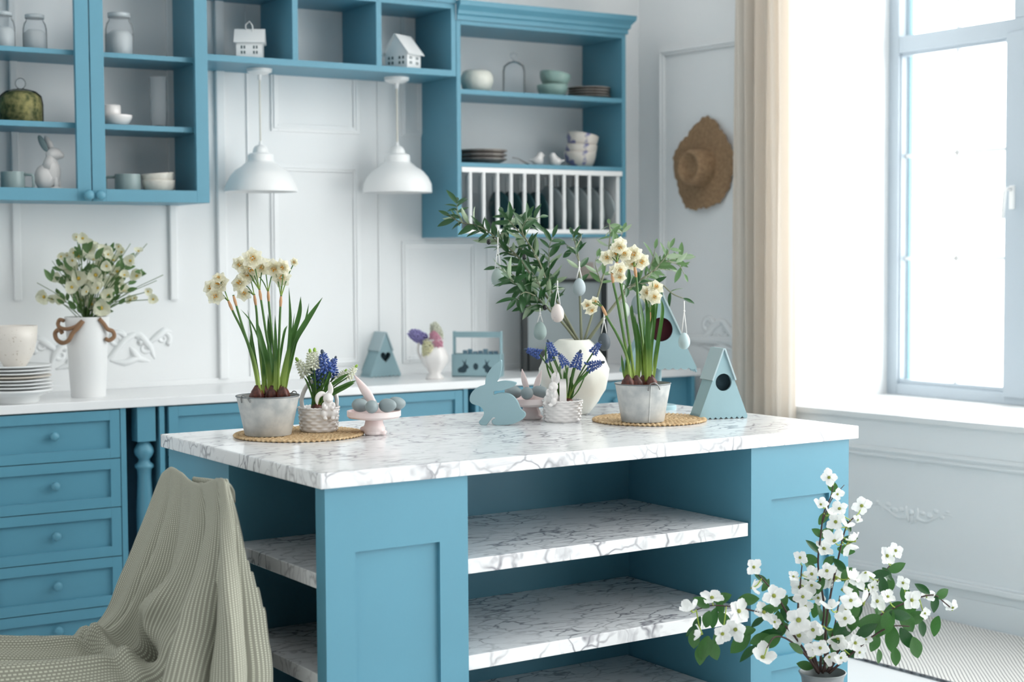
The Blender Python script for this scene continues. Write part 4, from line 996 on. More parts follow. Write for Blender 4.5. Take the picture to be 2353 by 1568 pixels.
# egg stands
def eggprof(r, L, n=14):
    return [(r*math.sin(math.pi*k/n)*(1+.13*math.cos(math.pi*k/n)), L/2*(1-math.cos(math.pi*k/n))) for k in range(n+1)]
def eggmesh(name, r, L, mat): return MB().lathe([(max(0, a), c-L/2) for a, c in eggprof(r, L)], 28).mesh(name, mat, True)
def eggstand(px, pyb, rf, ph, rp, label, ears, rot):
    p = stand(px, pyb, IZ, rf*.8); d = depth(p); u = m(1, d)
    t = thing('egg_stand', label, 'cake stand', p, VANG-R(90)+rot)
    MB().lathe([(0, (ph-8)*u), (rp*.42*u, (ph-7)*u), (rp*.93*u, (ph-2)*u), (rp*u, (ph+2)*u), (rp*u, (ph+14)*u), (rp*.95*u, (ph+14)*u), (rp*.92*u, (ph+6)*u), (0, (ph+5)*u)], 56).part('plate', PINKW, t, smooth='auto')
    b = MB(); b.ell((0, 0, 14*u), (rf*u, rf*.9*u, 16*u), seg=24, ring=14); b.tube([(0, 0, 16*u), (0, 0, (ph-2)*u)], [rf*.92*u, rf*.72*u], 24)
    b.ell((-rf*1.02*u, 0, 14*u), (6*u, 6*u, 6*u), seg=14, ring=10)
    for s_ in (-1, 1): b.ell((rf*.75*u, s_*rf*.45*u, 5*u), (10*u, 6*u, 5.5*u), seg=14, ring=8)
    b.lathe([(0, 0), (rf*.8*u, 0), (rf*.9*u, 5*u), (rf*.8*u, 12*u)], 24)
    remesh(b.part('rabbit_foot', PINKW, t, smooth=True), .002)
    b = MB(); b.ell((8*u, 0, (ph+12)*u), (22*u, 18*u, 20*u), seg=20, ring=12); b.part('rabbit_head', PINKW, t, smooth=True)
    for pts, w_ in ears:
        MB().tube(crom([V(q)*u+V((0, 0, ph*u)) for q in pts], 5), [w_*.42*u*max(.12, math.sin(math.pi*(.2+.78*k/(5*(len(pts)-1))))) for k in range(5*(len(pts)-1)+1)], 12, flat=2.1).part('ear', PINKW, t, smooth=True)
    return p, d, u, t
EGM = eggmesh('egg', 1, 2.7, EGGB)
def restegg(px, py, dep, rpx, axis_ang, tilt, label, group):
    u = m(1, dep); c = atd(px, py, dep)
    ax = RH*math.cos(axis_ang)+VH*math.sin(axis_ang)+V((0, 0, tilt))
    tag(link('egg', EGM, None, orient(c, ax, rpx*u, 0)), label, 'egg', group)
pe, de, ue, te = eggstand(858, 1002, 26, 42, 62, 'blush rabbit-shaped egg stand beside the bunny basket, one ear pointing up', [(((2, 0, 22), (-12, 0, 48), (-28, 0, 72), (-44, 0, 96)), 12)], R(0))
G = 'blue-grey eggs on the stand near the bunny basket'
restegg(829, 932, de-.03, 15.5, .3, -.15, 'blue-grey egg on the stand near the bunny basket, next to the basket', G)
restegg(855, 935, de-.075, 15, 1.4, 0, 'blue-grey egg on the stand near the bunny basket, pointing forward at its front edge', G)
restegg(891, 932, de-.06, 16, -.4, .05, 'blue-grey egg on the stand near the bunny basket, front one away from the basket', G)
restegg(911, 928, de-.005, 16, .2, .0, 'blue-grey egg on the stand near the bunny basket, rear one away from the basket', G)
restegg(846, 926, de+.04, 15.5, .4, .0, 'blue-grey egg on the stand near the bunny basket, half hidden behind the ear', G)
pe2, de2, ue2, te2 = eggstand(1220, 966, 23, 36, 56, 'blush rabbit-shaped egg stand behind the blue wooden rabbit, both ears up', [(((-4, 0, 22), (-12, 0, 44), (-17, 0, 64), (-20, 0, 80)), 8), (((8, 0, 22), (14, 0, 42), (20, 0, 62), (26, 0, 78)), 8)], R(-10))
G = 'blue-grey eggs on the stand behind the wooden rabbit'
restegg(1180, 902, de2-.02, 15.5, .25, -.1, 'blue-grey egg on the far stand, half behind the blue wooden rabbit', G)
restegg(1211, 904, de2-.06, 14.5, 1.5, 0, 'blue-grey egg on the far stand, round end forward in the middle', G)
restegg(1240, 902, de2-.01, 15.5, .1, .05, 'blue-grey egg on the far stand, next to the basket in front of the vase', G)

# wooden rabbit
RB = [(370, 640), (385, 590), (430, 540), (480, 510), (545, 490), (545, 440), (570, 370), (610, 310), (665, 260), (715, 225), (722, 260), (715, 330), (700, 400), (680, 440), (660, 468), (700, 455), (760, 449), (820, 455), (880, 470), (865, 500), (820, 522), (740, 548), (690, 556), (632, 560), (632, 604), (660, 590), (720, 580), (800, 590), (850, 622), (890, 672), (912, 730), (925, 760), (968, 788), (976, 825), (950, 862), (880, 900), (820, 920), (700, 930), (640, 927), (612, 902), (615, 875), (652, 860), (650, 845), (626, 842), (600, 870), (575, 900), (550, 932), (500, 936), (472, 910), (478, 880), (510, 850), (530, 810), (525, 770), (500, 735), (450, 715), (400, 700), (372, 670)]
pr_ = atz(1143, 978, IZ); dr_ = depth(pr_); ur = m(1, dr_)
pts = [((x/4.706+1000-1143)*ur, max(0, (978-(y/4.706+780))*ur)) for x, y in RB]
pr2 = crom([V((a, 0, c)) for a, c in pts]+[V((pts[0][0], 0, pts[0][1]))], 2)[:-1]
b = MB(); b.prism([(q.x, q.z) for q in pr2], .02, bev=.001)
b.single('wooden_rabbit', DUSTY, 'flat dusty-blue wooden rabbit cut-out standing on the marble island', 'figurine', pr_, VANG-R(90)+R(-6))

# birdhouses
def birdhouse(name_p, label, p, rot, w_, h_, dp, hole, holemat, roofdrop=.45, post=0, scal=9):
    t = thing('birdhouse', label, 'birdhouse', p, VANG-R(90)+rot)
    th = .006
    z0 = post
    # front triangle with a scalloped lower edge and an opening
    n = scal; bot = []
    for k in range(n):
        for q in range(4):
            f = (k+q/4)/n; bot.append((-w_/2+w_*f, z0+.006*(1-abs(math.sin(math.pi*q/4)))))
    bot.append((w_/2, z0+.006))
    hz = z0+h_*(.53 if hole != 'heart' else .46); hr = w_*.165
    if hole == 'heart':
        hl = [(hr*1.0*16*math.sin(a)**3/16, hz+hr*(13*math.cos(a)-5*math.cos(2*a)-2*math.cos(3*a)-math.cos(4*a))/16) for a in [2*math.pi*k/28 for k in range(28)]]
    else: hl = [(hr*math.sin(a), hz+hr*math.cos(a)) for a in [2*math.pi*k/28 for k in range(28)]]
    outer = bot+[(0, z0+h_)]
    # build ring of faces between the opening and the outline: split in left and right halves
    b = MB()
    L_ = [q for q in hl if q[0] <= 1e-9]; L_ = [hl[0]]+hl[len(hl)//2:][::1]
    top = (0, z0+h_)
    right = [q for q in bot if q[0] >= -1e-9]; left = [q for q in bot if q[0] <= 1e-9]
    if not any(abs(q[0]) < 1e-6 for q in bot): zc = min(q[1] for q in bot); right = [(0, zc)]+right; left = left+[(0, zc)]
    half = len(hl)//2
    polyR = right+[top]+hl[:half+1]
    polyL = [top]+left+hl[half:]+[hl[0]]
    b.prism(polyR, th); b.prism(polyL, th)
    bmesh.ops.remove_doubles(b.bm, verts=b.bm.verts, dist=1e-5)
    b.bm.transform(Matrix.Translation((0, -dp/2, 0)))
    b.part('front_board', DUSTY, t)
    MB().prism([(-w_/2+.004, z0+.004), (w_/2-.004, z0+.004), (0, z0+h_-.004)], th, M=Matrix.Translation((0, dp/2-th, 0))).part('back_board', DUSTY, t)
    MB().prism([(q[0]*1.15, hz+(q[1]-hz)*1.15) for q in hl], .004, M=Matrix.Translation((0, -dp/2+.02, 0))).part('inside_plug', holemat, t)  # added plug behind the opening; its dark colour stands for shade inside
    sl = math.hypot(w_/2, h_); an = math.atan2(h_, w_/2)
    for s_ in (-1, 1):
        # side wall down to the floor with scallops, then the roof board over its upper half
        Mx = Matrix.Translation((0, 0, z0+h_+.001)) @ Matrix.Scale(s_, 4, (1, 0, 0)) @ Matrix.Rotation(an, 4, 'Y')
        MB().box(0, sl-.004, -dp/2+th, dp/2-th, -.005, -.001, M=Mx).part('side_wall', DUSTY, t)
        MB().box(-.002, sl*roofdrop, -dp/2-.006, dp/2+.004, 0, .005, .0008, M=Mx).part('roof_board', DUSTYE, t)
        n2 = max(3, int(scal*dp/w_))
        b = MB()
        for k in range(n2):
            yy = -dp/2+dp*(k+.5)/n2; b.lathe([(0, -.005), (dp/n2/2, -.005), (dp/n2/2, -.001), (0, -.001)], 14, M=Mx @ Matrix.Translation((sl-.006, yy, 0)))
        b.part('scallop_trim', DUSTY, t, kind='stuff')
    return t
pB = stand(1652, 962, IZ, 18); dB = depth(pB); uB = m(1, dB)
birdhouse('a', 'small triangular blue birdhouse with a dark round hole standing on the island', pB, R(17), 120*uB, 158*uB, 62*uB, 'round', GAPSHADE)
pH = stand(868, 866, .911, 20); dH = depth(pH); uH = m(1, dH)
birdhouse('b', 'blue birdhouse with a heart-shaped hole on the white worktop', pH, R(38), 84*uH, 100*uH, 62*uH, 'heart', GAPSHADE, .42, 0, 8)
pT = stand(1512, 940, IZ, 0); dT = depth(pT); uT = m(1, dT)
tT = birdhouse('c', 'tall triangular blue birdhouse with a dark red hole raised on a post behind the daffodils', pT, R(6), 166*uT, 174*uT, 70*uT, 'round', HOLER, .55, 92*uT, 9)
MB().lathe([(0, 0), (42*uT, 0), (42*uT, 8*uT), (40*uT, 10*uT), (9*uT, 10*uT), (8*uT, 14*uT), (8*uT, 96*uT), (0, 96*uT)], 32).part('post_stand', DUSTY, tT, smooth='auto')

# white vase with olive branches and hanging eggs
pv = stand(1320, 955, IZ, 30); dv = depth(pv); uv = m(1, dv)
vp = [(0, 0), (28, 0), (36, 4), (55, 30), (72, 58), (80, 84), (80, 104), (70, 130), (56, 152), (44, 164), (36, 171), (33, 172), (30, 168), (40, 150), (20, 20), (0, 10)]
facet = lambda a, j: 1/max(.955, math.cos(((a+.2*j) % (2*math.pi/9))-math.pi/9))*.985 if 2 < j < 11 else 1
MB().lathe([(r*uv, z*uv) for r, z in vp], 72, wav=facet).single('vase', nmat('matt_ivory_ceramic', (232, 232, 224), .55, bump=.1, bscale=120), 'large matt ivory faceted egg-shaped vase holding olive branches', 'vase', pv, smooth=True)
LFO = leafmesh('leaf', leafmat('olive_leaf', (50, 96, 52), (150, 170, 140), .35, .2), .34, .12, .2)
LFO2 = leafmesh('leaf', leafmat('young_olive_leaf', (112, 150, 96), (160, 180, 150), .35, .35), .34, .05, .15)
TWIG = nmat('olive_twig', (124, 128, 104), .7); OLV = nmat('black_olive', (24, 26, 30), .25)
MOUTH = (1335, 790)
def olive(label, pl, dd, sub, light=False, dens=1.0, lsz=42):
    """pl: px polyline from the vase mouth; dd: depth change at the tip; sub: side twigs"""
    t = thing('olive_branch', label, 'branch', atd(MOUTH[0], MOUTH[1], dv), group='olive branches in the ivory vase')
    lf = LFO2 if light else LFO
    allp = [(pl, dv, dv+dd, 3.4)]+[(q, dv+dd*.5+random.uniform(-.05, .05), dv+dd*.8+random.uniform(-.1, .1), 1.7) for q in sub]
    st = MB()
    for q, d0, d1, r in allp:
        pts = pxpath(q, d0, d1, 7); n = len(pts); st.tube(pts, [m(r, dv)*(1-.65*k/n) for k in range(n)], 6)
    st.part('twig', TWIG, t, smooth=True, world=True)
    for qi, (q, d0, d1, r) in enumerate(allp):
        pts = pxpath(q, d0, d1, 7); n = len(pts)
        L = sum((pts[i+1]-pts[i]).length for i in range(n-1)); step = m(17, dv)/dens; acc = 0; k = 0
        start = .42 if qi == 0 else .1
        run = 0
        for i in range(n-1):
            seg = (pts[i+1]-pts[i]); run += seg.length
            if run < start*L: continue
            acc += seg.length
            while acc > step:
                acc -= step; k += 1
                t_ = seg.normalized()
                for s_ in (-1, 1):
                    side = t_.cross(TOCAM+rnd(.8)).normalized()*s_
                    dr = (t_*.75+side*1.0+rnd(.35)).normalized()
                    nn = (TOCAM*.8+V((0, 0, .8))+rnd(.9)).normalized()
                    if random.random() < .16: nn = -nn
                    link('leaf', lf, t, orient(pts[i], nn, m(lsz*random.uniform(.7, 1.2), dv), ydir=dr))
        tp = (pts[-1]-pts[-3]).normalized()
        link('leaf', lf, t, orient(pts[-1], TOCAM+V((0, 0, .5)), m(lsz*.8, dv), ydir=tp))
    return t
o1 = olive('longest olive branch, arching over towards the plate rack', [(1328, 785), (1300, 740), (1262, 690), (1225, 640), (1190, 590), (1150, 555), (1105, 522), (1062, 512), (1035, 498)], .05,
      [[(1190, 590), (1160, 575), (1130, 545), (1100, 530)], [(1150, 540), (1165, 520), (1155, 490)], [(1062, 512), (1052, 490), (1050, 465)], [(1200, 610), (1170, 612), (1142, 615)]])
o2 = olive('olive branch crossing in front of the plate rack below the longest one', [(1330, 785), (1295, 720), (1262, 660), (1238, 600), (1215, 560), (1195, 535), (1168, 505)], -.02,
      [[(1238, 600), (1215, 575), (1190, 570)], [(1215, 560), (1200, 530), (1212, 500)], [(1262, 660), (1262, 610), (1262, 570), (1270, 545)], [(1200, 540), (1204, 512), (1240, 500)]])
o3 = olive('bushy dark olive branch spreading low to the side of the wooden rabbit', [(1326, 785), (1295, 745), (1262, 712), (1230, 680), (1200, 650), (1176, 630)], -.08,
      [[(1262, 712), (1235, 700), (1210, 705)], [(1230, 680), (1205, 672), (1185, 690)], [(1245, 690), (1240, 655), (1222, 625)], [(1270, 720), (1262, 675), (1275, 640)], [(1225, 670), (1195, 660), (1170, 640)]], dens=1.15, lsz=46)
o4 = olive('slender upright olive branch in the middle of the vase', [(1336, 785), (1334, 720), (1332, 660), (1330, 600), (1322, 560), (1316, 540)], .1,
      [[(1330, 600), (1318, 575), (1298, 560)], [(1322, 570), (1334, 550), (1336, 540)]], dens=.45, lsz=36)
o5 = olive('grey-green olive branch rising behind the daffodils to the rack corner', [(1342, 785), (1362, 720), (1382, 650), (1396, 590), (1402, 540), (1400, 515)], .3,
      [[(1382, 650), (1368, 610), (1372, 590)], [(1396, 590), (1420, 560), (1432, 530)]], True, .6, 40)
o6 = olive('light olive branch reaching to the wall by the straw hat', [(1350, 785), (1390, 730), (1440, 670), (1490, 630), (1535, 600), (1575, 590)], .25,
      [[(1490, 630), (1500, 595), (1505, 572)], [(1535, 600), (1560, 610), (1572, 630)], [(1440, 670), (1470, 650), (1500, 655)], [(1480, 640), (1510, 620), (1545, 622)], [(1500, 625), (1530, 590), (1540, 570)]], True, .8, 38)
o7 = olive('thin olive branch ending in a tuft that holds the palest hanging egg', [(1348, 785), (1400, 715), (1450, 660), (1510, 650), (1545, 675), (1570, 686)], .02,
      [[(1420, 690), (1440, 660), (1470, 650)]], dens=.35, lsz=38)
for (x, y) in ((1205, 591), (1123, 556), (1252, 707)):
    MB().ell((0, 0, 0), (.007, .007, .009), seg=12, ring=8, M=Matrix.Translation(atd(x, y, dv-.06))).part('olive', OLV, o3 if x > 1240 else (o2 if x > 1150 else o1), smooth=True, world=True)
STR = nmat('white_string', (240, 240, 238), .7)
def hangegg(px, py, rpx, topy, mat, label, dd=-.03, topx=None):
    d = dv+dd; u = m(1, d); c = atd(px, py, d); tx = px if topx is None else topx
    t = thing('hanging_egg', label, 'egg', c, VANG-R(90), 'eggs hung from the olive branches')
    L = rpx*2.85*u
    MB().lathe([(max(0, a), q-L*.5) for a, q in eggprof(rpx*u, L)][::1], 28, M=Matrix.Rotation(math.pi, 4, 'X') @ Matrix.Identity(4) if False else Matrix.Rotation(0, 4, 'X')).part('egg', mat, t, smooth=True)
    top = atd(tx, topy, d)
    e1 = c+V((0, 0, L*.46))-RH*rpx*.42*u; e2 = c+V((0, 0, L*.46))+RH*rpx*.42*u; kn = top.lerp(c, .25)
    b = MB(); b.tube([e1, kn], 1.1*u, 6); b.tube([e2, kn], 1.1*u, 6); b.tube([kn, top], 1.4*u, 6); b.ell(kn, 2.6*u, seg=8, ring=6)
    b.part('string', STR, t, smooth=True, world=True)
EG = lambda n, c, c2=None, vs=40: nmat(n, c, .5, rgb2=c2, vscale=vs)
hangegg(1144, 638, 15, 545, EG('sage_egg', (160, 176, 172)), 'sage-grey egg hanging highest under the longest olive branch', -.03)
hangegg(1236, 640, 14, 585, EG('blue_grey_hanging_egg', (150, 166, 172)), 'grey egg half hidden among the dark olive leaves', .08)
hangegg(1331, 660, 14.5, 600, EG('silver_egg', (172, 186, 192)), 'silver-grey egg hanging on the slender middle branch', -.02)
spk = EG('speckled_egg', (228, 218, 214), (120, 110, 104), 90); spk.node_tree.nodes['Color Ramp'].color_ramp.elements[0].position = .30; spk.node_tree.nodes['Color Ramp'].color_ramp.elements[1].position = .34
hangegg(1281, 720, 15, 645, spk, 'pale pink speckled egg hanging above the grape hyacinths', -.1)
hangegg(1241, 761, 15, 708, EG('celadon_egg', (152, 172, 170)), 'grey-green egg hanging lowest over the wooden rabbit side', -.08)
hangegg(1388, 786, 14.5, 716, EG('slate_egg', (76, 86, 94)), 'dark slate egg hanging between vase and daffodils', -.02)
hangegg(1572, 784, 13.5, 692, EG('ice_blue_egg', (186, 208, 212)), 'ice-blue egg hanging beside the tall birdhouse', .0)
hangegg(1433, 714, 14, 655, EG('pale_green_egg', (206, 218, 206)), 'pale green egg behind the daffodil stems', .1)
hangegg(1466, 700, 16, 640, EG('cloud_grey_egg', (160, 174, 180)), 'grey egg behind the daffodils next to the tall birdhouse', .14)

# ------------------------------------------------------------------ things on the worktop
WZ = .911
p = stand(20, 930, WZ, 52); d = depth(p); u = m(1, d)
white_pl = nmat('white_porcelain', (238, 240, 240), .2); beige_pl = nmat('beige_porcelain', (222, 214, 202), .25)
MB().lathe([(0, 0), (50*u, 0), (52*u, 2*u), (54*u, 14*u), (76*u, 24*u), (82*u, 28*u), (82*u, 30*u), (70*u, 26*u), (0, 20*u)], 48).single('footed_bowl', white_pl, 'white footed dish under the stack of plates on the worktop', 'bowl', p, smooth=True)
stack('stacked_plate', plateprof(81*u, .012, .0042), None, p+V((0, 0, 21*u)), 8, .0122, 'plate', 'plates stacked on the worktop', 'porcelain plate, %s of the stack under the big speckled cup', mats=[white_pl]*3+[white_pl, beige_pl]+[white_pl]*3, seg=48)
pc = p+V((0, 0, 21*u+.0122*7+.006))
t = thing('large_cup', 'big cream speckled cup standing on the stack of plates', 'cup', pc, VANG-R(90))
spc = nmat('speckled_cream_glaze', (228, 222, 214), .35, rgb2=(190, 178, 164), vscale=90); spc.node_tree.nodes['Color Ramp'].color_ramp.elements[0].position = .3; spc.node_tree.nodes['Color Ramp'].color_ramp.elements[1].position = .36
MB().lathe([(0, 0), (22*u, 0), (26*u, 4*u), (44*u, 36*u), (50*u, 66*u), (52*u, 96*u), (49*u, 96*u), (46*u, 66*u), (20*u, 10*u), (0, 10*u)], 48).part('cup', spc, t, smooth=True)
MB().tube(crom([(-48*u, -6*u, 84*u), (-66*u, -10*u, 86*u), (-76*u, -10*u, 64*u), (-62*u, -8*u, 40*u), (-46*u, -6*u, 40*u)], 5), 5*u, 8).part('handle', spc, t, smooth=True)
MB().tube(crom([(30*u, 42*u, 92*u), (36*u, 52*u, 98*u), (46*u, 50*u, 98*u), (48*u, 38*u, 94*u)], 5), 2*u, 6).part('spoon_rest_loop', WIRE, t, smooth=True) if False else None
# white vase with rope-like vine handles
p = stand(193, 915, WZ, 38); d = depth(p); u = m(1, d); dW = d; uW = u
t = thing('white_vase', 'tall white tapered vase with brown curling vine handles on the worktop', 'vase', p, VANG-R(90))
MB().lathe([(0, 0), (38*u, 0), (39*u, 3*u), (47*u, 150*u), (50*u, 184*u), (47*u, 184*u), (44*u, 150*u), (36*u, 8*u), (0, 8*u)], 48).part('body', WHITE, t, smooth='auto')
VINE = nmat('brown_vine', (146, 112, 84), .7, bump=.8, bscale=70)
b = MB()
q = lambda l: crom([V((x*u, y*u, z*u)) for x, y, z in l], 6)
b.tube(q([(4, -52, 176), (-10, -54, 164), (-30, -50, 158), (-50, -38, 160), (-58, -30, 168), (-54, -28, 178), (-44, -32, 176)]), 4.5*u, 8)
b.tube(q([(6, -54, 176), (-6, -56, 160), (-18, -56, 148), (-28, -54, 132), (-44, -46, 126), (-60, -36, 134), (-64, -32, 148), (-54, -34, 156), (-46, -38, 148)]), 5*u, 8)
b.tube(q([(38, -36, 180), (46, -28, 168), (52, -20, 156), (62, -12, 150), (64, -10, 138), (54, -14, 130), (46, -18, 134)]), 5*u, 8)
b.part('vine_handle', VINE, t, smooth=True)
# bouquet
YEL = nmat('yellow_stamens', (206, 176, 70), .6); GRC = nmat('green_flower_centre', (140, 150, 60), .7)
def dogmesh(nm, mat, openness=.2, notch=.1):
    b = MB()
    for k in range(4): petal(b.bm, k*math.pi/2+(.12 if k % 2 else -.1), 1 if k % 2 else .88, .78, openness*(1.3 if k == 1 else .8), .02, base=.05, notch=notch, nu=6, nv=6, ruff=.035)
    return b.mesh(nm, mat, True)
DOG1, DOG2 = dogmesh('flower', PETW, .15), dogmesh('flower', PETW, .7)
DOGC = MB().ell((0, 0, .05), (.15, .15, .11), seg=10, ring=6).mesh('flower_centre', GRC, True)
PETI = petalmat('ivory_petals', (246, 246, 228)); 
b = MB()
for k in range(6): petal(b.bm, k*math.pi/3+.1*(k % 2), 1 if k % 2 else .86, 1.15, .42, .05, notch=.06, nu=6, ruff=.05)
IVF = b.mesh('flower', PETI, True); IVC = MB().ell((0, 0, .1), (.2, .2, .12), seg=8, ring=6).mesh('flower_centre', YEL, True)
LFB = leafmesh('leaf', leafmat('bouquet_leaf', (104, 140, 84), (160, 178, 140), .45, .3), .5, .1, .12)
t = thing('bouquet', 'bouquet of ivory flowers and greenery in the white vine-handled vase', 'bouquet', atd(195, 740, dW))
random.seed(11)
root = atd(200, 745, dW)
st = MB(); heads = []
flw = [(205, 640, 34), (220, 632, 30), (186, 690, 40), (232, 708, 34), (262, 655, 40), (280, 640, 34), (180, 640, 32), (160, 612, 30), (215, 600, 34), (240, 610, 30), (260, 600, 26), (205, 575, 28), (180, 590, 26), (102, 682, 30), (135, 690, 24), (315, 635, 26), (300, 600, 24), (190, 548, 22), (176, 545, 16), (225, 660, 34), (200, 668, 30), (285, 672, 32), (145, 620, 24), (130, 640, 22), (250, 580, 24), (280, 580, 20), (318, 578, 18), (300, 690, 18), (352, 688, 20), (340, 670, 16), (165, 660, 26), (270, 625, 28), (235, 575, 22), (140, 590, 16), (210, 700, 28), (250, 680, 28)]
flw += [(x+random.uniform(-17, 17), y+random.uniform(-15, 12), s_*.72) for x, y, s_ in flw if y > 560 and 125 < x < 310]
for x, y, s_ in flw:
    dd = dW+random.uniform(-.12, .10); c = atd(x, y, dd); heads.append(c)
    M_ = orient(c, TOCAM+rnd(.7)+V((0, 0, .2)), m(s_*.7, dd), random.uniform(0, 6))
    f = link('flower', IVF, t, M_); link('flower_centre', IVC, f, M_)
    st.tube(crom([root+rnd(.012), (root+c)/2+V((0, 0, .02))+rnd(.01), c], 4), .0016, 5)
for x, y in ((375, 632), (85, 650), (338, 560), (360, 645), (300, 560), (120, 600)):
    c = atd(x, y, dW+random.uniform(-.1, .1)); st.tube(crom([root, (root+c)/2+V((0, 0, .02)), c], 5), .0012, 5)
st.part('stems', leafmat('stem_green', (96, 130, 70), (96, 130, 70), .5, 0), t, smooth=True, world=True)
for k in range(120):
    a = random.random()*6.28; rr = math.sqrt(random.random()); x = 218+100*rr*math.cos(a); y = 652+74*rr*math.sin(a)
    if y > 715: x = 200+(x-218)*.4
    dd = dW+random.uniform(-.10, .10); c = atd(x, y, dd)
    link('leaf', LFB, t, orient(c, TOCAM+V((0, 0, .4))+rnd(.8), m(random.uniform(20, 36), dd), ydir=(c-root).normalized()+rnd(.7)))
# jug with hyacinths
p = stand(998, 873, WZ, 20); d = depth(p); u = m(1, d)
t = thing('ceramic_jug', 'small white ceramic jug with a thin side handle holding hyacinths on the worktop', 'jug', p, VANG-R(90))
MB().lathe([(0, 0), (20*u, 0), (21*u, 4*u), (14*u, 14*u), (18*u, 22*u), (30*u, 38*u), (32*u, 52*u), (26*u, 66*u), (19*u, 76*u), (20*u, 86*u), (24*u, 92*u), (21*u, 92*u), (16*u, 80*u), (24*u, 50*u), (0, 30*u)], 36, wav=lambda a, j: 1+.03*math.cos(6*a)).part('body', CERAM, t, smooth=True)
MB().tube(crom([(-20*u, 0, 88*u), (-34*u, 0, 86*u), (-38*u, 0, 66*u), (-32*u, 0, 46*u)], 5), 2.6*u, 8).part('handle', CERAM, t, smooth=True)
HY = [((962, 774), (946, 766), (184, 176, 226), 20, 'violet hyacinth head leaning out of the white jug'), ((1002, 782), (996, 770), (238, 188, 206), 17, 'pink hyacinth head in the white jug'), ((985, 806), (983, 790), (244, 242, 212), 21, 'cream hyacinth drooping over the front of the white jug'), ((1003, 764), (1000, 755), (240, 242, 228), 19, 'white hyacinth head at the back of the white jug')]
for (x, y), (x2, y2), c, rp, lb in HY:
    d_ = d-.03 if y > 775 else (d if x < 980 else d+.035)
    ctr = atd(x, y, d_); t = thing('hyacinth', lb, 'flower', ctr); b = MB()
    ax = (atd(x2, y2, d_)-ctr).normalized()
    for k in range(40):
        f = k/39; a = k*2.4; h = (f-.5)*rp*2.0*u; r = rp*.75*u*math.sqrt(max(.1, 1-(2*f-1)**2))
        s1 = ax.orthogonal().normalized(); s2 = ax.cross(s1); o = s1*math.cos(a)+s2*math.sin(a)
        pp = ctr+ax*h+o*r*.7
        Mq = orient(pp, o+ax*.2, rp*.42*u, a)
        b.ell((0, 0, 0), (.5, .5, .5), M=Mq, seg=7, ring=5)
        for q_ in range(4): b.ell((.62*math.cos(q_*1.57), .62*math.sin(q_*1.57), .3), (.42, .2, .2), M=Mq, seg=6, ring=4)
    b.part('florets', petalmat('hyacinth_petals_%d' % rp, c), t, world=True, kind='stuff')
    MB().tube([ctr, p+V((0, 0, 60*u))], 2*u, 6).part('stem', STEMD, t, world=True)
# wooden carrier
p = stand(1098, 866, WZ, 10); d = depth(p); u = m(1, d); w2 = 55*u
t = thing('wooden_carrier', 'blue wooden carrier box with rabbit cut-outs painted dark and a top handle bar on the worktop', 'carrier', p, VANG-R(90)+R(-12))
hc = 52*u; dp = 42*u
b = MB(); b.box(-w2, w2, -dp/2, -dp/2+.006, 0, hc); b.box(-w2, w2, dp/2-.006, dp/2, 0, hc); b.box(-w2, w2, -dp/2, dp/2, 0, .006)
b.part('box', DUSTY, t)
for s_ in (-1, 1): MB().box(s_*w2-.003, s_*w2+.003, -9*u, 9*u, 0, 104*u, .0008).part('upright', DUSTY, t)
for s_ in (-1, 1): MB().box(s_*w2-.003, s_*w2+.003, -dp/2, dp/2, 0, hc, .0008).part('end_board', DUSTY, t)
MB().box(-w2, w2, -8*u, -2*u, 90*u, 103*u, .001).part('handle_bar', DUSTY, t)
b = MB()
for k in range(7): b.box(-w2+(20+k*12)*u, -w2+(30+k*12)*u, -2*u, 4*u, 20*u, (60+3*math.sin(k*2))*u, .001)
b.part('folded_napkins', nmat('patterned_blue_paper', (120, 156, 172), .7, rgb2=(90, 124, 144), vscale=60), t)
cut = nmat('painted_hole_shade', (52, 74, 84), .9)  # dark decals paint the shade seen in the cut-out holes
for s_ in (-1, 1):
    b = MB(); c = s_*28*u
    y_ = -dp/2-.0004
    pl = [(-13, 10), (-15, 17), (-10, 22), (-4, 24), (0, 30), (-5, 40), (2, 33), (6, 42), (5, 30), (10, 26), (12, 21), (7, 18), (6, 12), (0, 9)]
    b.prism([(c-s_*-1*x*u if False else c+s_*-x*u, z*u) for x, z in pl], .0008, M=Matrix.Translation((0, y_, 0))); b.part('rabbit_decal', cut, t)
b = MB(); b.prism([(6*u*math.cos(a), 24*u+8*u*math.sin(a)) for a in [k*math.pi/8 for k in range(16)]], .0008, M=Matrix.Translation((0, -dp/2-.0004, 0))); b.part('egg_decal', cut, t)
# black frame
BLK = nmat('black_frame', (24, 34, 36), .4)
f0, f1 = onshelf(1199, WZ, 5.80), onshelf(1392, WZ, 5.80); ztp = aty(1290, 641, 5.80).z
t = thing('black_frame', 'large black-framed grey board with a dark lower band leaning behind the ivory vase', 'picture frame', ((f0.x+f1.x)/2, 5.80, WZ)); hw = (f1.x-f0.x)/2; hh = ztp-WZ
MB().box(-hw, -hw+.026, -.012, .012, 0, hh, .002).part('frame_side', BLK, t); MB().box(hw-.026, hw, -.012, .012, 0, hh, .002).part('frame_side', BLK, t)
MB().box(-hw+.026, hw-.026, -.012, .012, hh-.016, hh, .002).part('frame_top', BLK, t); MB().box(-hw+.026, hw-.026, -.02, .012, 0, .092, .002).part('lower_band', BLK, t)
MB().box(-hw+.026, hw-.026, .0, .008, .092, hh-.016).part('grey_board', nmat('grey_board', (150, 160, 162), .5), t)
a, c = onshelf(1341, 1.30, 5.93), onshelf(1374, 1.30, 5.93)
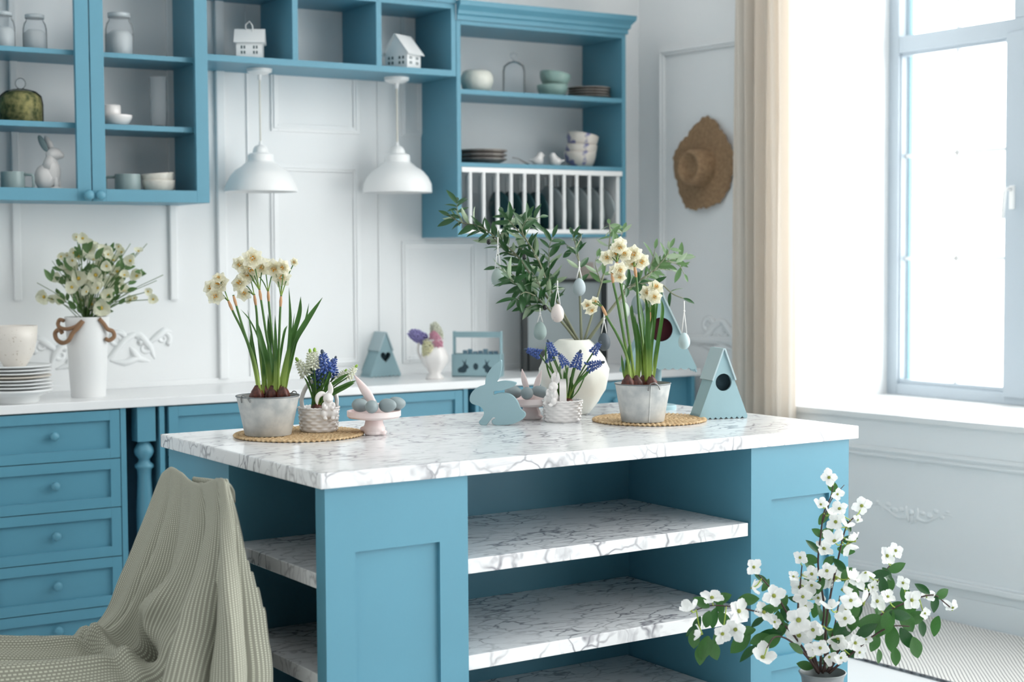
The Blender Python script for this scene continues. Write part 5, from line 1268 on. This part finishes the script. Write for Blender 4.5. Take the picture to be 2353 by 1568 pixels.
MB().box(a.x, c.x, YB-.006, YB-.001, aty(1357, 642, YB).z, aty(1357, 603, YB).z).single('wall_card', nmat('beige_card', (216, 208, 196), .7, rgb2=(200, 176, 170), vscale=12), 'small beige card on the wall above the black frame', 'card', (a.x, YB, 1.3), world=True)

# ------------------------------------------------------------------ hat and curtain on the right wall
STRAW = nmat('brown_straw', (164, 134, 102), .85, rgb2=(140, 112, 84), vscale=70, bump=.8, bscale=150)
hc = rw(1620, 386, .01); hn = -NR; hx = DR
Mh = Matrix((( hx.x, 0, hn.x, hc.x), (hx.y, 0, hn.y, hc.y), (0, 1, 0, hc.z), (0, 0, 0, 1)))
t = thing('straw_hat', 'brown straw hat with a frayed brim hanging on the wall beside the curtain', 'hat', mat=Mh)
b = MB(); n = 72; g = []
def brimr(a):
    r = .185+.012*math.sin(2*a+.6)+.006*math.sin(5*a)+.004*math.sin(31*a)+.003*math.sin(57*a)
    up = max(0, math.cos(a-math.pi/2)); return r*(1+.16*up**6)
for j in range(7):
    f = j/6; g.append([b.bm.verts.new(((.075+(brimr(2*math.pi*k/n)-.075)*f)*math.cos(2*math.pi*k/n)*.98, (.075+(brimr(2*math.pi*k/n)-.075)*f)*math.sin(2*math.pi*k/n)*1.06, .022*(1-f)+.012*math.sin(2*math.pi*k/n*3)*f+.012*f)) for k in range(n)])
for j in range(6):
    for k in range(n): b.bm.faces.new((g[j][k], g[j][(k+1) % n], g[j+1][(k+1) % n], g[j+1][k]))
b.part('brim', STRAW, t, smooth=True)
MB().lathe([(.086, .02), (.082, .05), (.078, .09), (.070, .108), (.056, .108), (.044, .086), (.03, .080), (0, .092)], 48, wav=lambda a, j: 1+.03*math.sin(2*a)).part('crown', STRAW, t, smooth=True)
CURT = leafmat('linen_curtain', (240, 232, 222), (240, 232, 222), .9, .45); 
t0, t1 = [(rw(x_, 500, .08)-C0).dot(DR) for x_ in (1698, 1815)]
cu = thing('curtain', 'long beige linen curtain hanging in folds beside the window recess', 'curtain', rpt(t0, 0, .08))
def cf(u_, v_):
    z = .02+v_*(H-.12); amp = .036*(1-.25*v_); ph = u_*2*math.pi*5.2
    w_ = u_+.012*math.sin(ph*2+v_*2)
    return rpt(t0-.015+(t1-t0+.04)*w_, z, .075+amp*math.sin(ph+.5*math.sin(v_*5))+.012*math.sin(ph*2.3+v_*3))
MB().grid(cf, 150, 24).part('cloth', CURT, cu, smooth=True, world=True)
MB().tube([rpt(-.02, H-.09, .09)+DR*.1, rpt(TN+.3, H-.09, .09)], .014, 12).single('curtain_rail', WHITE, 'white curtain rail above the window', 'rail', rpt(1, H-.09, .09), world=True)

# ------------------------------------------------------------------ rug
e0, e1 = atz(1951, 1511, 0), atz(2166, 1568, 0); ed = (e1-e0).normalized(); ep = V((-ed.y, ed.x, 0))
if ep.dot(DR) > 0 and ep.y < 0: ep = -ep
rug = nmat('striped_rug', (226, 224, 220), .95); nt, bs = nodes(rug)
tc = nt.nodes.new('ShaderNodeTexCoord'); ns = nt.nodes.new('ShaderNodeTexNoise'); ns.inputs['Scale'].default_value = 2.2
nt.links.new(tc.outputs['Object'], ns.inputs['Vector']); sp = nt.nodes.new('ShaderNodeSeparateXYZ'); nt.links.new(tc.outputs['Object'], sp.inputs[0])
def mth(op, a, b_):
    n_ = nt.nodes.new('ShaderNodeMath'); n_.operation = op
    for i, q_ in enumerate((a, b_)):
        if q_ is None: continue
        if hasattr(q_, 'default_value') or hasattr(q_, 'links'): nt.links.new(q_, n_.inputs[i])
        else: n_.inputs[i].default_value = q_
    return n_.outputs[0]
_a, _b = atz(2250, 1540, 0), atz(2185, 1440, 0); _s = _b-_a; KR = _s.dot(ed)/_s.dot(ep)
x_ = mth('ADD', mth('SUBTRACT', sp.outputs['X'], mth('MULTIPLY', sp.outputs['Y'], KR)), mth('MULTIPLY', ns.outputs['Fac'], .05))
sx_ = mth('PINGPONG', x_, .009)
st_ = mth('LESS_THAN', sx_, .0020)
dash = mth('GREATER_THAN', mth('PINGPONG', sp.outputs['Y'], .006), .0012)
lineF = mth('MULTIPLY', st_, dash)
mxr = nt.nodes.new('ShaderNodeMix'); mxr.data_type = 'RGBA'; mxr.inputs[6].default_value = lin((226, 224, 220)); mxr.inputs[7].default_value = lin((52, 52, 56))
nt.links.new(lineF, mxr.inputs[0]); nt.links.new(mxr.outputs[2], bs.inputs['Base Color'])
def RUGL(x):
    q_ = e0+ed*x; return max(.05, min(1.6, (C0-NR*.045-q_).dot(NR)/max(.2, ep.dot(NR))))
rt = thing('rug', 'off-white flat-woven rug with thin dark stripes on the floor by the window wall', 'rug', mat=Matrix(((ed.x, ep.x, 0, e0.x), (ed.y, ep.y, 0, e0.y), (0, 0, 1, 0), (0, 0, 0, 1))))
MB().grid(lambda a_, c_: V((-1.15+2.5*a_, RUGL(-1.15+2.5*a_)*c_, .006+.003*math.sin(a_*16+c_*3)*math.sin(c_*8)+.001)), 90, 30).part('woven_cloth', rug, rt, smooth=True)
MB().box(-1.15, 1.35, -.004, .004, .0, .009, .001).part('stitched_edge', nmat('grey_edge_stitch', (150, 150, 152), .9, rgb2=(70, 70, 74), vscale=60), rt)

# ------------------------------------------------------------------ chair with throw
posts = [atd(392, 1100, 3.99), atd(514, 1128, 3.60)]
far_, near_ = V((posts[0].x, posts[0].y, 0)), V((posts[1].x, posts[1].y, 0))
cw = (near_-far_); cwid = cw.length; cw.normalize(); back = V((cw.y, -cw.x, 0))
if back.x < 0: back = -back                 # points to the island
far_ = far_+back*.02; near_ = near_+back*.02
ctr = (far_+near_)/2
Mc = Matrix(((cw.x, back.x, 0, ctr.x), (cw.y, back.y, 0, ctr.y), (0, 0, 1, 0), (0, 0, 0, 1)))
ch = thing('dining_chair', 'upholstered tan chair mostly hidden under the grey-green throw', 'chair', mat=Mc)
TAN = nmat('tan_upholstery', (178, 164, 140), .9, bump=.4, bscale=200); OAK = nmat('oak_wood', (170, 140, 104), .5)
hw = cwid/2
MB().box(-hw+.03, hw-.035, .0, .03, .50, .80, .012).part('backrest', TAN, ch, smooth='auto')
for s_ in (-1, 1):
    MB().box(s_*(hw-.012)-.016, s_*(hw-.012)+.016, .0, .03, 0, .66, .006).part('leg', OAK, ch)
    MB().box(s_*(hw-.02)-.016, s_*(hw-.02)+.016, -.44, -.40, 0, .38, .005).part('leg', OAK, ch)
MB().box(-hw+.005, hw-.005, -.45, .0, .37, .435, .015).part('seat', TAN, ch, smooth='auto')
cols = [
 [(372,1088,3.98),(352,1140,3.96),(322,1220,3.93),(285,1310,3.90),(248,1390,3.88),(205,1440,3.86),(110,1456,3.82),(-60,1452,3.78)],
 [(392,1080,3.95),(385,1150,3.90),(360,1240,3.86),(330,1330,3.82),(290,1410,3.80),(230,1462,3.78),(120,1478,3.74),(-60,1478,3.70)],
 [(415,1092,3.88),(412,1160,3.83),(395,1260,3.78),(370,1350,3.75),(330,1425,3.75),(272,1490,3.72),(140,1508,3.66),(-60,1512,3.62)],
 [(442,1108,3.79),(450,1180,3.74),(435,1280,3.70),(405,1370,3.66),(365,1440,3.68),(315,1512,3.63),(180,1540,3.55),(-60,1555,3.50)],
 [(470,1112,3.70),(480,1190,3.65),(468,1290,3.60),(440,1390,3.55),(405,1480,3.52),(370,1565,3.50),(260,1625,3.42),(0,1690,3.40)],
 [(497,1108,3.61),(506,1190,3.56),(500,1300,3.51),(485,1410,3.47),(465,1520,3.43),(450,1620,3.40),(430,1720,3.38),(400,1800,3.38)],
 [(515,1108,3.55),(530,1190,3.51),(540,1300,3.48),(545,1420,3.46),(548,1540,3.44),(548,1640,3.43),(548,1740,3.43),(548,1820,3.43)],
 [(530,1118,3.57),(549,1190,3.56),(568,1290,3.55),(585,1400,3.55),(600,1520,3.55),(608,1620,3.55),(612,1740,3.55),(615,1820,3.55)],
 [(529,1122,3.64),(546,1196,3.65),(563,1295,3.66),(578,1400,3.66),(590,1520,3.66),(598,1620,3.66),(600,1740,3.66),(602,1820,3.66)],
 [(505,1112,3.69),(520,1200,3.72),(530,1300,3.74),(540,1400,3.75),(550,1520,3.75),(556,1620,3.75),(560,1740,3.75),(560,1820,3.75)],
 [(450,1104,3.86),(460,1200,3.90),(465,1300,3.92),(470,1400,3.93),(475,1500,3.94),(480,1600,3.94),(480,1700,3.94),(480,1800,3.94)]]
NV_ = 60
cc = [crom([atd(c_[0][0]+7, c_[0][1]+34, c_[0][2]+.085), atd(c_[0][0]+4, c_[0][1]+8, c_[0][2]+.055)]+[atd(q_[0]-(6 if k_ >= 7 else 0), q_[1]+(8 if k_ in (3, 4) else 5 if k_ == 0 else 0), q_[2]) for q_ in c_], 12) for k_, c_ in enumerate(cols)]; nrow = len(cc[0])
gridp = []
for j in range(nrow): gridp.append(crom([c_[j] for c_ in cc], 20))
nu_ = len(gridp[0]); nvv = nrow
def bump_(i, j):
    u_ = i/nu_; v_ = max(0, (j/nvv-.22)/.78); g_ = min(1, .04+v_*2.2)
    a = .004*math.sin(u_*2*math.pi*13+v_*5)*g_ + .007*noise.noise(V((u_*7, v_*6, 3)))*min(1, v_*2)
    # folds running down the cloth: (place at the top, place at the bottom, depth, width); negative = crease
    for u0, u1, A_, w_ in ((.10, .07, -.016, .018), (.145, .13, .012, .03), (.20, .20, -.012, .02), (.30, .30, .022, .035), (.365, .40, -.044, .018), (.43, .455, .026, .035),
                           (.50, .515, -.036, .016), (.56, .575, .026, .03), (.625, .645, -.056, .013), (.68, .70, .018, .025), (.80, .80, -.02, .03), (.9, .9, .02, .04)):
        x_ = (u_-(u0+(u1-u0)*v_))/w_
        a += 1.5*A_*g_*(math.exp(-abs(x_)**1.5))
    # sag where the back meets the seat, and the hollow under it
    a += .040*math.exp(-(((u_-.24-.12*(.55-v_))/.05)**2+((v_-.50)/.10)**2))
    a -= .110*math.exp(-(((u_-.275)/.045)**2+((v_-.655)/.045)**2))
    a += .028*math.exp(-(((u_-.15)/.16)**2+((v_-.735)/.025)**2))
    a -= .022*math.exp(-(((u_-.17)/.15)**2+((v_-.775)/.018)**2))
    return a
b = MB(); b.uv = b.bm.loops.layers.uv.new('UVMap')
rowsv = []
for j in range(nvv):
    rr = []
    for i in range(nu_):
        p_ = gridp[j][i]; pi_ = gridp[j][min(i+1, nu_-1)]-gridp[j][max(i-1, 0)]; pj_ = gridp[min(j+1, nvv-1)][i]-gridp[max(j-1, 0)][i]
        nr = pi_.cross(pj_).normalized()
        if nr.dot(TOCAM) < 0 and i < nu_*.72: nr = -nr
        if i >= nu_*.72: nr = nr if nr.dot(back) > 0 else -nr
        rr.append(b.bm.verts.new(p_+nr*bump_(i, j)))
    rowsv.append(rr)
for j in range(nvv-1):
    for i in range(nu_-1):
        f_ = b.bm.faces.new((rowsv[j][i], rowsv[j][i+1], rowsv[j+1][i+1], rowsv[j+1][i]))
        for l, (a_, c_) in zip(f_.loops, ((i, j), (i+1, j), (i+1, j+1), (i, j+1))): l[b.uv].uv = (a_/nu_, c_/nvv)
THROW = nmat('grey_green_weave', (150, 152, 138), .95); nt, bs = nodes(THROW)
uvn = nt.nodes.new('ShaderNodeTexCoord'); spu = nt.nodes.new('ShaderNodeSeparateXYZ'); nt.links.new(uvn.outputs['UV'], spu.inputs[0])
def mth2(op, a, b_=None, c_=None):
    n_ = nt.nodes.new('ShaderNodeMath'); n_.operation = op
    for i, q_ in enumerate((a, b_, c_)):
        if q_ is None: continue
        if isinstance(q_, (int, float)): n_.inputs[i].default_value = q_
        else: nt.links.new(q_, n_.inputs[i])
    return n_.outputs[0]
uu = mth2('MULTIPLY', spu.outputs['X'], 170.0); vv_ = mth2('MULTIPLY', spu.outputs['Y'], 200.0)
col_ = mth2('LESS_THAN', mth2('PINGPONG', uu, .5), .20)
odd = mth2('MULTIPLY', mth2('MODULO', mth2('FLOOR', mth2('ADD', uu, .5)), 2.0), .5)
dsh = mth2('GREATER_THAN', mth2('FRACT', mth2('ADD', vv_, odd)), .36)
pat = mth2('MULTIPLY', col_, dsh)
mxb = nt.nodes.new('ShaderNodeMix'); mxb.data_type = 'RGBA'; mxb.inputs[6].default_value = lin((138, 138, 126)); mxb.inputs[7].default_value = lin((196, 198, 180))
nt.links.new(pat, mxb.inputs[0]); nt.links.new(mxb.outputs[2], bs.inputs['Base Color'])
bpn = nt.nodes.new('ShaderNodeBump'); bpn.inputs['Strength'].default_value = .5; bpn.inputs['Distance'].default_value = .002
nt.links.new(pat, bpn.inputs['Height']); nt.links.new(bpn.outputs['Normal'], bs.inputs['Normal'])
th_ = b.single('throw_blanket', THROW, 'grey-green woven throw draped over the chair beside the island', 'blanket', ctr+V((0, 0, .45)), smooth=True, world=True)
so_ = th_.modifiers.new('thickness', 'SOLIDIFY'); so_.thickness = .006; so_.offset = 0

# ------------------------------------------------------------------ churn and white-flowered branches
dc = 3.9
pcn = atd(1890, 1545, dc); rC = m(52, dc); zc_ = pcn.z
TIN = nmat('dull_pewter', (150, 156, 158), .42, metal=.55, rgb2=(120, 126, 128), vscale=9)
ck = thing('milk_churn', 'dull metal milk churn holding white-flowered branches in front of the island', 'churn', (pcn.x, pcn.y, 0), VANG-R(90))
MB().lathe([(0, 0), (.11, 0), (.115, .01), (.115, zc_-.12), (.11, zc_-.10), (.085, zc_-.06), (rC*.98, zc_-.035), (rC*.9, zc_-.03), (rC*.93, zc_-.012), (rC*1.05, zc_), (rC*1.0, zc_+.001), (rC*.86, zc_-.02), (rC*.84, zc_-.05), (rC*.8, zc_-.16), (0, zc_-.16)], 56).part('body', TIN, ck, smooth='auto')
MB().tube(crom([(-rC*1.0, -.02, zc_-.03), (-rC*1.5, -.03, zc_-.045), (-rC*1.9, -.03, zc_-.08), (-.1, -.03, zc_-.11)], 5), .005, 8).part('handle', TIN, ck, smooth=True)
LFC = leafmesh('leaf', leafmat('broad_leaf', (72, 122, 62), (128, 158, 118), .35, .3), .58, .12, .1, power=.3)
LFC2 = leafmesh('leaf', leafmat('dark_broad_leaf', (40, 92, 46), (100, 140, 96), .3, .2), .5, .2, .12, power=.6)
BARK = nmat('dark_twig', (66, 48, 44), .7); GST = nmat('lime_stalk', (158, 180, 70), .5)
random.seed(5)
def flowering(label, pl, d1, flowers, leaves, side=()):
    t = thing('flowering_branch', label, 'branch', atd(1890, 1550, dc), group='white-flowered branches in the churn')
    pts = pxpath(pl, dc, d1, 8); n = len(pts); b = MB(); b.tube(pts, [m(3.2, dc)*(1-.6*k/n) for k in range(n)], 6)
    for q_ in side: pp = pxpath(q_, (dc+d1)/2, d1, 6); b.tube(pp, [m(1.7, dc)*(1-.5*k/len(pp)) for k in range(len(pp))], 6)
    b.part('twig', BARK, t, smooth=True, world=True)
    def near(x, y):
        best = min(pts[5:], key=lambda p_: (p_-atd(x, y, depth(p_))).length); return best
    for fl in flowers:
        x, y, s_ = fl[:3]; nb = near(x, y); dd = depth(nb)+random.uniform(-.05, .02); c = atd(x, y, dd)
        kind = random.random()
        nn = TOCAM+rnd(.5)+V((0, 0, .25)) if kind < .6 else TOCAM*.4+rnd(.9)+V((0, 0, .3))
        M_ = orient(c, nn, m(s_*.66, dd), random.uniform(0, 6))
        f = link('flower', DOG1 if kind < .6 else DOG2, t, M_); link('flower_centre', DOGC, f, M_)
        if (c-nb).length < .09:
            MB().tube(crom([nb, (nb+c)/2+V((0, 0, -.006)), c-V(nn).normalized()*.003], 4), m(1.5, dc), 5).part('flower_stalk', GST, t, smooth=True, world=True)
    for lf in leaves:
        x, y, s_, ang = lf[:4]; nb = near(x, y); dd = depth(nb)+random.uniform(-.02, .06)
        a = R(ang); dr = RH*math.cos(a)+V((0, 0, 1))*math.sin(a)+rnd(.25); c = atd(x, y, dd)-dr.normalized()*m(s_/2, dd)
        nn = TOCAM+V((0, 0, .45))+rnd(.65)
        link('leaf', LFC if random.random() < .6 else LFC2, t, orient(c, nn, m(s_, dd), ydir=dr))
    return t
def rl(pl, n, s0=32, s1=52, spread=22):
    out = []
    for k in range(n):
        f = .3+.7*random.random(); i = min(len(pl)-2, int(f*(len(pl)-1))); g_ = f*(len(pl)-1)-i
        x = pl[i][0]+(pl[i+1][0]-pl[i][0])*g_; y = pl[i][1]+(pl[i+1][1]-pl[i][1])*g_
        a = math.degrees(math.atan2(-(pl[i+1][1]-pl[i][1]), pl[i+1][0]-pl[i][0]))+random.choice((-1, 1))*random.uniform(25, 80)
        out.append((x+math.cos(R(a))*spread, y-math.sin(R(a))*spread, random.uniform(s0, s1), a))
    return out
T1 = [(1885, 1545), (1888, 1460), (1893, 1390), (1880, 1300), (1886, 1230), (1893, 1180), (1908, 1145), (1915, 1115)]
flowering('tallest upright branch in the churn, its top flower before the blue island panel', T1, 4.0, [(1905, 1098, 38), (1924, 1136, 30), (1886, 1160, 30), (1905, 1182, 34), (1893, 1262, 46), (1900, 1312, 40)],
    [(1913, 1118, 38, 110), (1893, 1190, 40, 60), (1880, 1225, 34, 130), (1900, 1225, 42, 40), (1868, 1255, 42, 120), (1862, 1285, 40, 160), (1885, 1345, 44, 70), (1905, 1290, 36, 40), (1900, 1420, 44, 100)], [[(1890, 1200), (1910, 1150), (1940, 1115)]])
T2 = [(1895, 1545), (1898, 1440), (1910, 1360), (1925, 1290), (1936, 1240), (1948, 1205), (1968, 1185)]
flowering('upright branch in the churn with its top flower against the pale wall', T2, 3.98, [(1980, 1163, 42), (1929, 1170, 40), (1920, 1200, 42), (1945, 1213, 36), (1918, 1245, 50), (1950, 1250, 42), (1965, 1243, 34), (1972, 1195, 20), (1920, 1330, 52), (1950, 1330, 44)],
    [(1945, 1205, 40, 110), (1952, 1240, 40, 20), (1945, 1265, 42, 0), (1930, 1300, 44, 120), (1945, 1320, 40, 60)])
LU = [(1882, 1545), (1860, 1470), (1835, 1410), (1838, 1360), (1840, 1330), (1843, 1300)]
flowering('branch in the churn rising against the shadowed blue panel', LU, 3.95, [(1838, 1282, 34), (1823, 1326, 30), (1838, 1350, 44), (1865, 1345, 38), (1850, 1395, 38), (1880, 1375, 34), (1845, 1372, 40), (1905, 1330, 44), (1865, 1320, 40)],
    [(1862, 1302, 40, 130), (1855, 1345, 40, 100), (1828, 1378, 34, 180), (1870, 1352, 36, 90), (1875, 1400, 44, 70), (1850, 1420, 40, 110)])
L1 = [(1878, 1545), (1845, 1490), (1805, 1440), (1755, 1412), (1700, 1398), (1640, 1392), (1600, 1402)]
flowering('branch in the churn reaching furthest towards the open marble shelves', L1, 3.85, [(1636, 1375, 50), (1588, 1403, 46), (1697, 1405, 54), (1690, 1447, 50), (1660, 1457, 44), (1612, 1458, 32), (1755, 1408, 46), (1780, 1430, 30)],
    [(1612, 1385, 44, 150), (1655, 1395, 40, 100), (1640, 1420, 50, 70), (1625, 1425, 46, 250), (1600, 1440, 50, 240), (1595, 1470, 50, 260), (1620, 1490, 58, 255), (1640, 1495, 54, 285), (1665, 1425, 44, 300), (1700, 1480, 64, 230), (1660, 1375, 46, 20), (1720, 1378, 50, 10), (1740, 1430, 40, 200), (1715, 1450, 44, 170), (1590, 1450, 40, 200), (1610, 1505, 50, 262), (1650, 1465, 40, 250)])
L2 = [(1880, 1545), (1850, 1475), (1815, 1420), (1785, 1370), (1760, 1340), (1742, 1320)]
flowering('branch in the churn with a small open flower in front of the dark shelf edge', L2, 3.88, [(1732, 1304, 38), (1727, 1352, 36), (1778, 1370, 50), (1835, 1425, 62), (1836, 1460, 56), (1868, 1448, 44)],
    [(1750, 1330, 36, 150), (1760, 1345, 34, 60), (1790, 1430, 52, 90), (1770, 1400, 40, 190), (1800, 1385, 40, 60), (1768, 1460, 60, 200), (1810, 1445, 44, 120), (1745, 1470, 50, 190), (1805, 1410, 50, 280)])
L3 = [(1882, 1548), (1850, 1505), (1810, 1470), (1780, 1465), (1762, 1490)]
flowering('drooping branch in the churn whose flower hangs down over the lower panel', L3, 3.82, [(1752, 1512, 56), (1885, 1490, 40)], [(1790, 1450, 52, 30), (1770, 1475, 54, 200), (1720, 1500, 60, 220), (1850, 1530, 40, 170), (1830, 1490, 40, 140), (1880, 1525, 36, 170)])
R1 = [(1902, 1545), (1950, 1480), (2000, 1430), (2050, 1400), (2100, 1378), (2145, 1368), (2170, 1385), (2185, 1398)]
flowering('long branch in the churn stretching towards the window wall', R1, 4.05, [(2095, 1380, 44), (2128, 1370, 34), (2125, 1410, 28), (2190, 1398, 32), (2040, 1372, 36), (2015, 1382, 44), (2075, 1340, 32), (1990, 1470, 26)],
    [(2120, 1353, 40, 150), (2165, 1365, 40, 30), (2148, 1388, 44, 260), (2080, 1365, 44, 100), (2105, 1420, 54, 20), (2150, 1440, 50, 250), (2120, 1445, 44, 280), (2060, 1400, 60, 200), (2090, 1400, 50, 60)])
R2 = [(1900, 1545), (1935, 1480), (1965, 1420), (1995, 1370), (2025, 1325), (2045, 1300)]
flowering('branch in the churn with a paired flower against the pale skirting', R2, 4.0, [(2038, 1278, 44), (2058, 1266, 34), (1988, 1315, 38), (2008, 1335, 36), (1968, 1335, 44), (1985, 1385, 46), (1945, 1400, 42), (1935, 1355, 44), (2005, 1350, 30)],
    [(2020, 1320, 46, 200), (2060, 1305, 46, 10), (2040, 1320, 40, 300), (2030, 1350, 50, 290), (1995, 1350, 50, 10), (1960, 1360, 46, 120), (1970, 1400, 52, 270), (2015, 1400, 50, 100), (1950, 1340, 46, 100), (2045, 1345, 40, 250)])
R3 = [(1904, 1548), (1960, 1500), (2010, 1460), (2050, 1440), (2090, 1440)]
flowering('low branch in the churn with large drooping leaves over the rug', R3, 3.9, [(1965, 1478, 40), (1975, 1500, 30), (1925, 1468, 44)],
    [(2000, 1430, 70, 200), (2040, 1430, 64, 250), (2050, 1470, 60, 265), (2085, 1470, 62, 285), (2105, 1490, 56, 280), (2058, 1510, 44, 270), (2020, 1510, 36, 270), (2030, 1440, 60, 60), (1990, 1450, 60, 30), (1960, 1430, 50, 80), (2085, 1430, 60, 300), (2070, 1415, 56, 330), (2010, 1480, 46, 240), (1950, 1500, 44, 160)])
M1 = [(1890, 1548), (1905, 1490), (1918, 1440), (1925, 1400), (1930, 1370)]
flowering('short branch in the middle of the churn', M1, 3.84, [(1942, 1422, 42), (1910, 1400, 38), (1938, 1468, 50), (1905, 1510, 36), (1932, 1512, 32), (1890, 1440, 36), (1870, 1492, 40), (1955, 1380, 44)],
    [(1930, 1440, 50, 60), (1915, 1460, 46, 110), (1895, 1470, 46, 80), (1945, 1450, 48, 40), (1920, 1490, 44, 250), (1885, 1410, 42, 100), (1960, 1410, 44, 40), (1900, 1525, 40, 120), (1875, 1460, 40, 150), (1948, 1480, 44, 300)])
